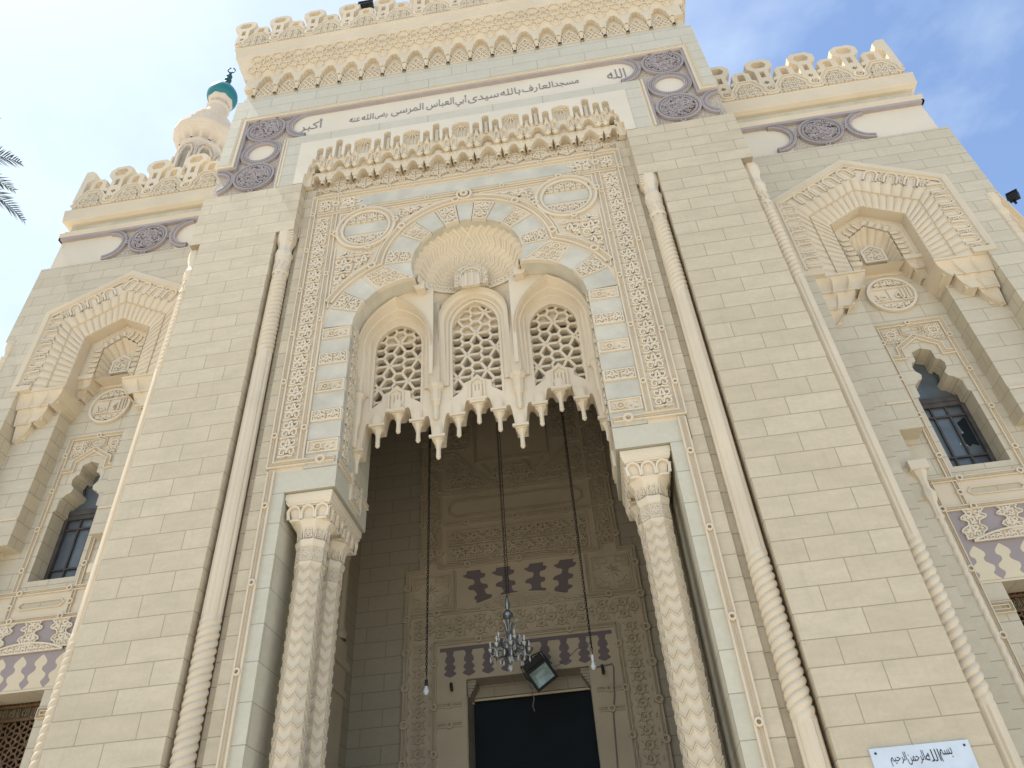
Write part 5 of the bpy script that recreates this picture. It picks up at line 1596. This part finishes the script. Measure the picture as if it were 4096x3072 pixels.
    m.box(WC - .7, WC + .7, 2.93, 2.96, 5.88, 6.12)
    m.build('letter_band', 'bronze', gr)
    m = MB(); text_mb(m, 'محمد رسول الله لا اله الا الله', s * WC - .66, s * WC + .66, 5.91, 6.10, 2.93, .02); m.build('band_lettering', 'brass_letters', gr)
    # engaged colonnette at the outer corner
    m = MB(s); x, yy, r = 11.44, 1.70, .14
    m.lathe([(r, 1), (r, 13.1), (r * 1.1, 13.15), (r, 13.2), (r, 13.45), (r * 1.1, 13.5), (r * .95, 13.55), (r * 1.0, 13.8), (r * 1.25, 13.85), (r * 1.3, 13.95), (r * 1.0, 14.0), (r * 1.05, 14.15), (r * 1.35, 14.3), (r * 1.4, 14.46)], 10, x, yy)
    m.build('corner_colonnette', 'cream_stucco', ww)
for s in (1, -1): wing(s)
# canted side of the octagon beyond each wing
for s in (1, -1):
    m = MB(s)
    q = .70710678
    def Mc(a, b, d): return (11.60 + a * q + d * q * .0 - d * q, 1.75 + a * q + d * q, b)
    m.prism(rect(-.05, 0, 14, 14.55), .25, 1.2, M=Mc)
    cw = m.build('canted_wall', 'wing_stone', MQ)
    m = MB(s)
    m.prism(rect(-.05, 14.56, 14, 14.76), .12, 1.2, M=Mc); m.prism(rect(-.05, 14.765, 14, 14.98), .02, 1.2, M=Mc); m.prism(rect(-.05, 14.985, 14, 15.22), -.08, 1.2, M=Mc)
    m.build('canted_cornice', 'cream_stucco', cw)
    m = MB(s); m.prism(rect(-.05, 13.3, 14, 14.0), .23, .25, M=Mc, back=False); m.build('canted_frieze', 'mauve_paint', cw)
# ================================================================== MINARET
MX, MY = -25.6, 22.17
MN = thing('minaret', 'stone minaret behind the left wing, with balcony, green bulbous dome and finial', 'minaret', (MX, MY, 0))
m = MB(); m.lathe([(2.1, 0), (2.1, 48), (1.95, 48.2), (1.82, 48.3), (1.82, 55.8), (1.9, 55.85), (1.95, 56.0), (1.93, 56.25), (1.86, 56.3)], 8, MX, MY, rot=pi / 8)
def face(t, u, b, d, ap):
    a = t * pi / 4
    return (MX + (ap + (1 - d)) * cos(a) - u * sin(a), MY + (ap + (1 - d)) * sin(a) + u * cos(a), b)
for t in range(8):
    Mt = lambda u, b, d, t=t: face(t, u, b, d, 1.69)
    m.strip([(.45, 51.0), (.45, 54.5), (.22, 55.15), (-.22, 55.15), (-.45, 54.5), (-.45, 51.0)], rib(.16, .16), 1.0, M=Mt)
    m.strip([(.68, 51.0), (.68, 54.9), (.30, 55.55), (-.30, 55.55), (-.68, 54.9), (-.68, 51.0)], rib(.08, .10), 1.0, M=Mt)
    for u in (-.45, .45): m.tube([Mt(u, 51, .78), Mt(u, 53.9, .78)], .11, 8)
m.build('shaft', 'minaret_stone', MN)
m = MB()
for t in range(8):
    Mt = lambda u, b, d, t=t: face(t, u, b, d, 1.70)
    m.prism([(.36, 51.0), (.36, 54.4), (.18, 54.95), (-.18, 54.95), (-.36, 54.4), (-.36, 51.0)], .99, 1.0, M=Mt, back=False)
m.build('recess_shade', 'hall_stone', MN)  # flat panels on the shaft; recess shade is put into their darker colour
m = MB(); N = 16
def F(u, v):
    a = u * 2 * pi
    r = 1.86 + .66 * v ** 1.1
    k_ = max(0, 1 - v / .62)
    r *= 1 - .20 * (abs(sin(a * N / 2)) ** 2.2) * min(1, k_ * 1.6)
    r += .035 * abs(sin(a * N)) * (1 if v > .5 else 0) * abs(sin(v * 19))
    return (MX + r * cos(a), MY + r * sin(a), 56.3 + 1.6 * v)
m.grid(F, N * 12, 24)
m.lathe([(2.53, 57.88), (2.60, 57.92), (2.60, 58.3), (2.54, 58.34), (1.66, 58.36), (1.66, 60.45), (1.72, 60.48), (1.72, 60.58), (0, 60.58)], 16, MX, MY)
m.build('balcony', 'minaret_stone', MN)
m = MB(); m.lathe([(.84, 60.5), (.84, 63.05), (.95, 63.15), (.98, 63.3), (.86, 63.42)], 28, MX, MY)
m.build('neck', 'minaret_stone', MN, True)
m = MB(); m.lathe([(.86, 63.4), (.86, 63.9), (1.04, 64.25), (1.07, 64.4), (1.07, 64.55), (.9, 64.6)], 8, MX, MY)
for t in range(8):
    a = t * pi / 4 + pi / 8
    def Mt(u, b, d, a=a): return (MX + (.80 + (1 - d)) * cos(a) - u * sin(a), MY + (.80 + (1 - d)) * sin(a) + u * cos(a), b)
    m.strip([(.2, 63.45), (.2, 63.75), (0, 63.95), (-.2, 63.75), (-.2, 63.45)], rib(.07, .08), 1.0, M=Mt)
m.build('lantern', 'minaret_stone', MN)
m = MB(); m.lathe([(.98, 64.5), (1.18, 64.75), (1.29, 65.1), (1.31, 65.4), (1.24, 65.85), (1.02, 66.3), (.72, 66.6), (.42, 66.8), (.26, 66.95)], 36, MX, MY)
m.build('dome', 'green_paint', MN, True)
m = MB(); pr = [(.26, 66.9), (.17, 67.25)]
for z, r in ((67.65, .32), (68.3, .31), (68.95, .27)):
    pr += [(.10, z - .31)] + [(max(.09, r * sin(R_(t))), z - r * .85 * cos(R_(t))) for t in range(20, 161, 20)] + [(.10, z + .30)]
pr += [(.08, 69.4), (.14, 69.5), (.05, 69.65)]
m.lathe(pr, 14, MX, MY)
m.tube([(MX + .30 * cos(R_(t)), MY + .08 * cos(R_(t)), 70.1 + .42 * sin(R_(t))) for t in range(-250, 71, 16)], .06, 6)
m.build('finial', 'finial_green', MN, True)

# ================================================================== CHANDELIER, hanging bulbs, floodlights, plaque, cable, palm
def chain(m, p0, p1, link=.075, r=.0075):
    n = int((p0[2] - p1[2]) / (link * .72))
    for i in range(n):
        f = (i + .5) / n
        c = Vector(p0).lerp(Vector(p1), f)
        ax = (1, 0) if i % 2 else (0, 1)
        m.tube([(c.x + ax[0] * .019 * cos(R_(t)), c.y + ax[1] * .019 * cos(R_(t)), c.z + link * .5 * sin(R_(t))) for t in range(0, 360, 45)], r, 4, True)
CY = 3.65
CH = thing('chandelier', 'small crystal chandelier on a long chain in the dark entrance hall', 'chandelier', (0, CY, 6.15))
m = MB(); chain(m, (0, CY, 15.0), (0, CY, 7.42)); m.tube([(.05, CY, 15), (.05, CY, 11), (.045, CY, 7.5)], .008, 5)
m.build('chain', 'chain_metal', CH)
m = MB()
m.lathe([(.02, 7.45), (.05, 7.3), (.03, 7.2), (.10, 7.12), (.10, 7.06), (.035, 7.0), (.03, 6.85), (.05, 6.78), (.07, 6.72), (.03, 6.66), (.03, 6.4), (.07, 6.34), (.09, 6.28), (.05, 6.22), (.02, 6.18)], 12, 0, CY)
for t in range(6):
    a = t * pi / 3
    m.tube([(.03 * cos(a), CY + .03 * sin(a), 6.72), (.08 * cos(a), CY + .08 * sin(a), 6.88), (.14 * cos(a), CY + .14 * sin(a), 6.98), (.19 * cos(a), CY + .19 * sin(a), 6.97)], .012, 5)
    m.tube([(.06 * cos(a + .5), CY + .06 * sin(a + .5), 6.72), (.15 * cos(a + .5), CY + .15 * sin(a + .5), 6.58), (.11 * cos(a + .5), CY + .11 * sin(a + .5), 6.35)], .012, 5)
BD = m.build('body', 'silver_metal', CH, True)
def arm(a, R, z, zs):
    ca, sa = cos(a), sin(a)
    P = lambda r, zz: (r * ca, CY + r * sa, zz)
    m = MB(); m.tube([P(.05, zs), P(R * .35, zs - .10), P(R * .7, zs - .07), P(R * .95, z - .10), P(R, z - .02)], .014, 6)
    m.lathe([(.02, z - .05), (.065, z - .01), (.075, z + .03), (.03, z + .045), (.02, z + .06)], 10, R * ca, CY + R * sa)
    o = m.build('arm', 'silver_metal', CH, True)
    m = MB(); m.lathe([(.014, z + .06), (.014, z + .11), (.018, z + .125), (.014, z + .15), (.003, z + .18)], 8, R * ca, CY + R * sa); m.build('candle_bulb', 'lamp_glass', o, True)
    m = MB(); m.lathe([(.003, z - .09), (.012, z - .11), (.022, z - .17), (.016, z - .20), (.002, z - .22)], 6, R * ca, CY + R * sa)
    m.build('drop', 'crystal', o)
for t in range(8): arm(t * pi / 4 + .2, .36, 6.42 + .02 * (t % 2), 6.44)
for t in range(4): arm(t * pi / 2 + .6, .22, 6.58, 6.56)
rr = random.Random(3)
for t in range(26):
    m = MB(); a = rr.random() * 6.28; r = rr.uniform(.06, .30); z = rr.uniform(6.18, 6.55)
    m.lathe([(.002, z + .05), (.016, z + .02), (.022, z - .02), (.012, z - .05), (.002, z - .06)], 6, r * cos(a), CY + r * sin(a))
    m.build('crystal_drop', 'crystal', BD)
m = MB(); m.lathe([(.01, 6.17), (.05, 6.14), (.06, 6.10), (.04, 6.05), (.01, 6.03)], 10, 0, CY); m.build('crystal_ball', 'crystal', BD, True)
def bulb(x, y, z, label):
    t = thing('hanging_bulb', label, 'light bulb', (x, y, z), 'bare bulbs hung on chains in the entrance')
    m = MB(); chain(m, (x, y, 15.0), (x, y, z + .25)); m.tube([(x + .03, y, 15), (x + .025, y, 9), (x + .01, y, z + .12)], .007, 5); m.build('chain', 'chain_metal', t)
    m = MB(); m.lathe([(.01, z + .17), (.028, z + .16), (.03, z + .06), (.026, z + .05)], 10, x, y); m.build('socket', 'black_metal' if x < 0 else 'lamp_glass', t, True)
    m = MB(); m.lathe([(.024, z + .05), (.03, z + .03), (.05, z - .02), (.052, z - .05), (.04, z - .085), (.01, z - .105)], 12, x, y); m.build('bulb', 'lamp_glass', t, True)
bulb(-1.50, 3.35, 5.80, 'white bulb in black socket hanging left of the chandelier')
bulb(1.50, 3.45, 5.95, 'white bulb in white socket hanging right of the chandelier')
# floodlight bolted above the door
FL = thing('floodlight', 'black square floodlight tilted above the dark doorway', 'floodlight', (.34, 5.98, 6.66))
def place(vs_m, mat, name, par, T):
    me = vs_m
    me.v = [tuple(T @ Vector(p)) for p in me.v]
    return me.build(name, mat, par)
T = Matrix.Translation((.34, 5.98, 6.66)) @ Matrix.Rotation(R_(-33), 4, 'Y') @ Matrix.Rotation(R_(28), 4, 'X')
m = MB(); o = rect(-.24, -.20, .24, .20)
vs = []
for y_, k_ in ((-.06, 1.0), (.02, 1.0), (.04, .92), (.16, .5)): vs += [(p[0] * k_, y_, p[1] * k_) for p in o]
m.add(vs, [(j * 4 + t, j * 4 + (t + 1) % 4, j * 4 + 4 + (t + 1) % 4, j * 4 + 4 + t) for j in range(3) for t in range(4)] + [(12, 13, 14, 15)])
m.strip(o, [(-.03, -.0), (-.03, .012), (.025, .012), (.025, -.0)], -.06, True)
m.box(-.24, .24, .0, .13, .20, .36)
place(m, 'black_metal', 'housing', FL, T)
m = MB(); m.add([(-.21, -.058, -.17), (.21, -.058, -.17), (.21, -.058, .17), (-.21, -.058, .17), (-.12, .03, -.06), (.12, .03, -.06), (.12, .03, .06), (-.12, .03, .06)], [(0, 1, 5, 4), (1, 2, 6, 5), (2, 3, 7, 6), (3, 0, 4, 7), (4, 5, 6, 7)]); m.box(-.09, .09, -.01, .01, -.012, .012)
place(m, 'reflector', 'reflector', FL, T)
m = MB(); m.tube([(-.25, .05, .0), (-.29, .03, .12), (-.27, .0, .38), (0, -.01, .44), (.27, 0, .38), (.29, .03, .12), (.25, .05, 0)], .014, 6)
place(m, 'black_metal', 'bracket', FL, T)
m = MB(); m.tube([(.12, 6.36, 7.12), (.10, 6.02, 7.08)], .035, 8); m.build('support_pipe', 'rust_iron', FL)
m = MB(); m.tube([(.13, 5.97, 6.42), (.12, 5.97, 6.3), (.15, 5.97, 6.2), (.11, 5.97, 6.05), (.14, 5.97, 5.95)], .012, 6); m.lathe([(.03, 6.40), (.05, 6.44), (.05, 6.5), (.03, 6.53)], 8, .12, 5.97); m.build('dangling_wire', 'cable_grey', FL)
c = MB(); c.tube([(1.42, 6.34, 6.80), (1.85, 6.33, 6.84), (1.86, 6.33, 6.78), (1.80, 6.33, 6.2), (1.72, 6.33, 5.8), (1.66, 6.33, 4.8), (1.66, 6.33, 3.0)], .014, 6)
tag(c.build('cable', 'cable_grey'), 'grey cable running round and down the wall right of the doorway', 'cable')
c = MB(); c.tube([(1.50, 3.5, 6.35), (1.2, 4.2, 6.5), (.9, 5.2, 6.62), (.62, 6.0, 6.80)], .008, 5)
tag(c.build('cable', 'cable_grey'), 'thin slack wire from the right hanging bulb chain to the tilted floodlight', 'cable')
# black lamps on the roof edge
rl = thing('roof_lamp', 'black box lamp on the canted roof edge right of the right wing', 'floodlight', (12.75, 2.62, 15.2))
m = MB(); m.tube([(12.75, 2.66, 15.22), (12.75, 2.66, 15.32)], .03, 8); m.build('stem', 'black_metal', rl)
T = Matrix.Translation((12.75, 2.60, 15.40)) @ Matrix.Rotation(R_(-45), 4, 'Z') @ Matrix.Rotation(R_(12), 4, 'Y')
m = MB(); m.v = []; m.box(-.11, .11, -.07, .08, -.09, .10); m.strip(rect(-.11, -.09, .11, .10), rib(.03, .02), -.07, True); place(m, 'black_metal', 'housing', rl, T)
rl2 = thing('roof_lamp', 'small black floodlight on the main parapet at the top edge', 'floodlight', (-2.75, -.2, 25.0))
m = MB(); m.box(-2.98, -2.55, -.30, -.1, 25.0, 25.14); m.strip(rect(-2.98, 25.0, -2.55, 25.14), rib(.04, .03), -.30, True); m.build('housing', 'black_metal', rl2)
m = MB(); m.tube([(-2.77, -.15, 24.7), (-2.77, -.15, 25.02)], .04, 8); m.build('stem', 'black_metal', rl2)
# plaque
PQ = thing('marble_plaque', 'white marble plaque with black Arabic script screwed to the right pier', 'plaque', (5.19, 0, 3.0))
m = MB(); m.prism(rect(4.63, 2.72, 5.75, 3.52), -.03, -.001); m.build('slab', 'plaque_marble', PQ)
m = MB()
for w, x0, x1 in (('بسم', 5.39, 5.53), ('الله', 5.22, 5.385), ('الرحمن', 5.02, 5.215), ('الرحيم', 4.83, 5.015)): text_mb(m, w, x0, x1, 3.325 - .01 * (w != 'الله'), 3.455, -.030, .003)
m.build('lettering', 'plaque_ink', PQ)
m = MB()
text_mb(m, 'مسجد', 5.0, 5.3, 3.15, 3.262, -.030, .003); m.build('lower_lettering', 'plaque_ink', PQ)
for x in (4.69, 5.69):
    m = MB(); m.lathe([(.014, -.03), (.013, -.037), (.004, -.040)], 10, 0, 0); m.v = [(x + p[0], p[2], 3.465 + p[1]) for p in m.v]; m.build('screw', 'black_metal', PQ)
# palm at the left edge
PX, PY, PZ = -14.9, -1.0, 18.9
PT = thing('palm_tree', 'tall date palm whose drooping fronds reach in at the left edge', 'palm tree', (PX, PY, 0))
m = MB()
def F(u, v):
    a = u * 2 * pi; z = v * (PZ - .2); r = .24 - .05 * v + .03 * ((z / .22) % 1) + (.10 if v > .95 else 0)
    return (PX - .4 * (1 - v) ** 2 + r * cos(a), PY + r * sin(a), z)
m.grid(F, 14, 260); m.build('trunk', 'palm_bark', PT)
rr = random.Random(11)
dirs = []
for i in range(46):
    az = 2.399963 * i; el = R_(72 - 118 * (i / 46) ** 1.1)
    dirs.append((az, el, rr.uniform(2.9, 3.5)))
def frond(az, el, L, tw=0):
    m = MB(); P = []; e = el; x, z = 0., 0.
    n = 22
    for i in range(n + 1):
        P.append(Vector((PX + x * cos(az), PY + x * sin(az), PZ + z)))
        x += L / n * cos(e); z += L / n * sin(e); e -= R_(3.6)
    m.tube(P, lambda f: .03 * (1 - f) + .005, 5)
    for i in range(3, n + 1):
        for sd_ in (1, -1):
            for h_ in (0, .5):
                f = (i + h_) / n
                b = P[i] if h_ == 0 or i == n else (P[i] + P[i + 1]) / 2
                t = (P[min(n, i + 1)] - P[i - 1]).normalized()
                side = t.cross(Vector((0, 0, 1)))
                if side.length < .1: side = Vector((-sin(az), cos(az), 0))
                side.normalize(); up = side.cross(t)
                ll = (.62 * sin(pi * min(1, .12 + f * .86)) + .12) * rr.uniform(.85, 1.1)
                d = (t * rr.uniform(.75, 1.0) + side * sd_ * .8 + up * rr.uniform(.05, .35)).normalized()
                q1 = b + d * ll * .5; q2 = b + d * ll + Vector((0, 0, -.10 * ll))
                w = (d.cross(up)).normalized() * .017
                m.add([tuple(b - w * .6), tuple(b + w * .6), tuple(q1 + w), tuple(q1 - w), tuple(q2)], [(0, 1, 2, 3), (3, 2, 4)])
    return m.build('frond', 'frond', PT)
for d_ in dirs: frond(*d_)
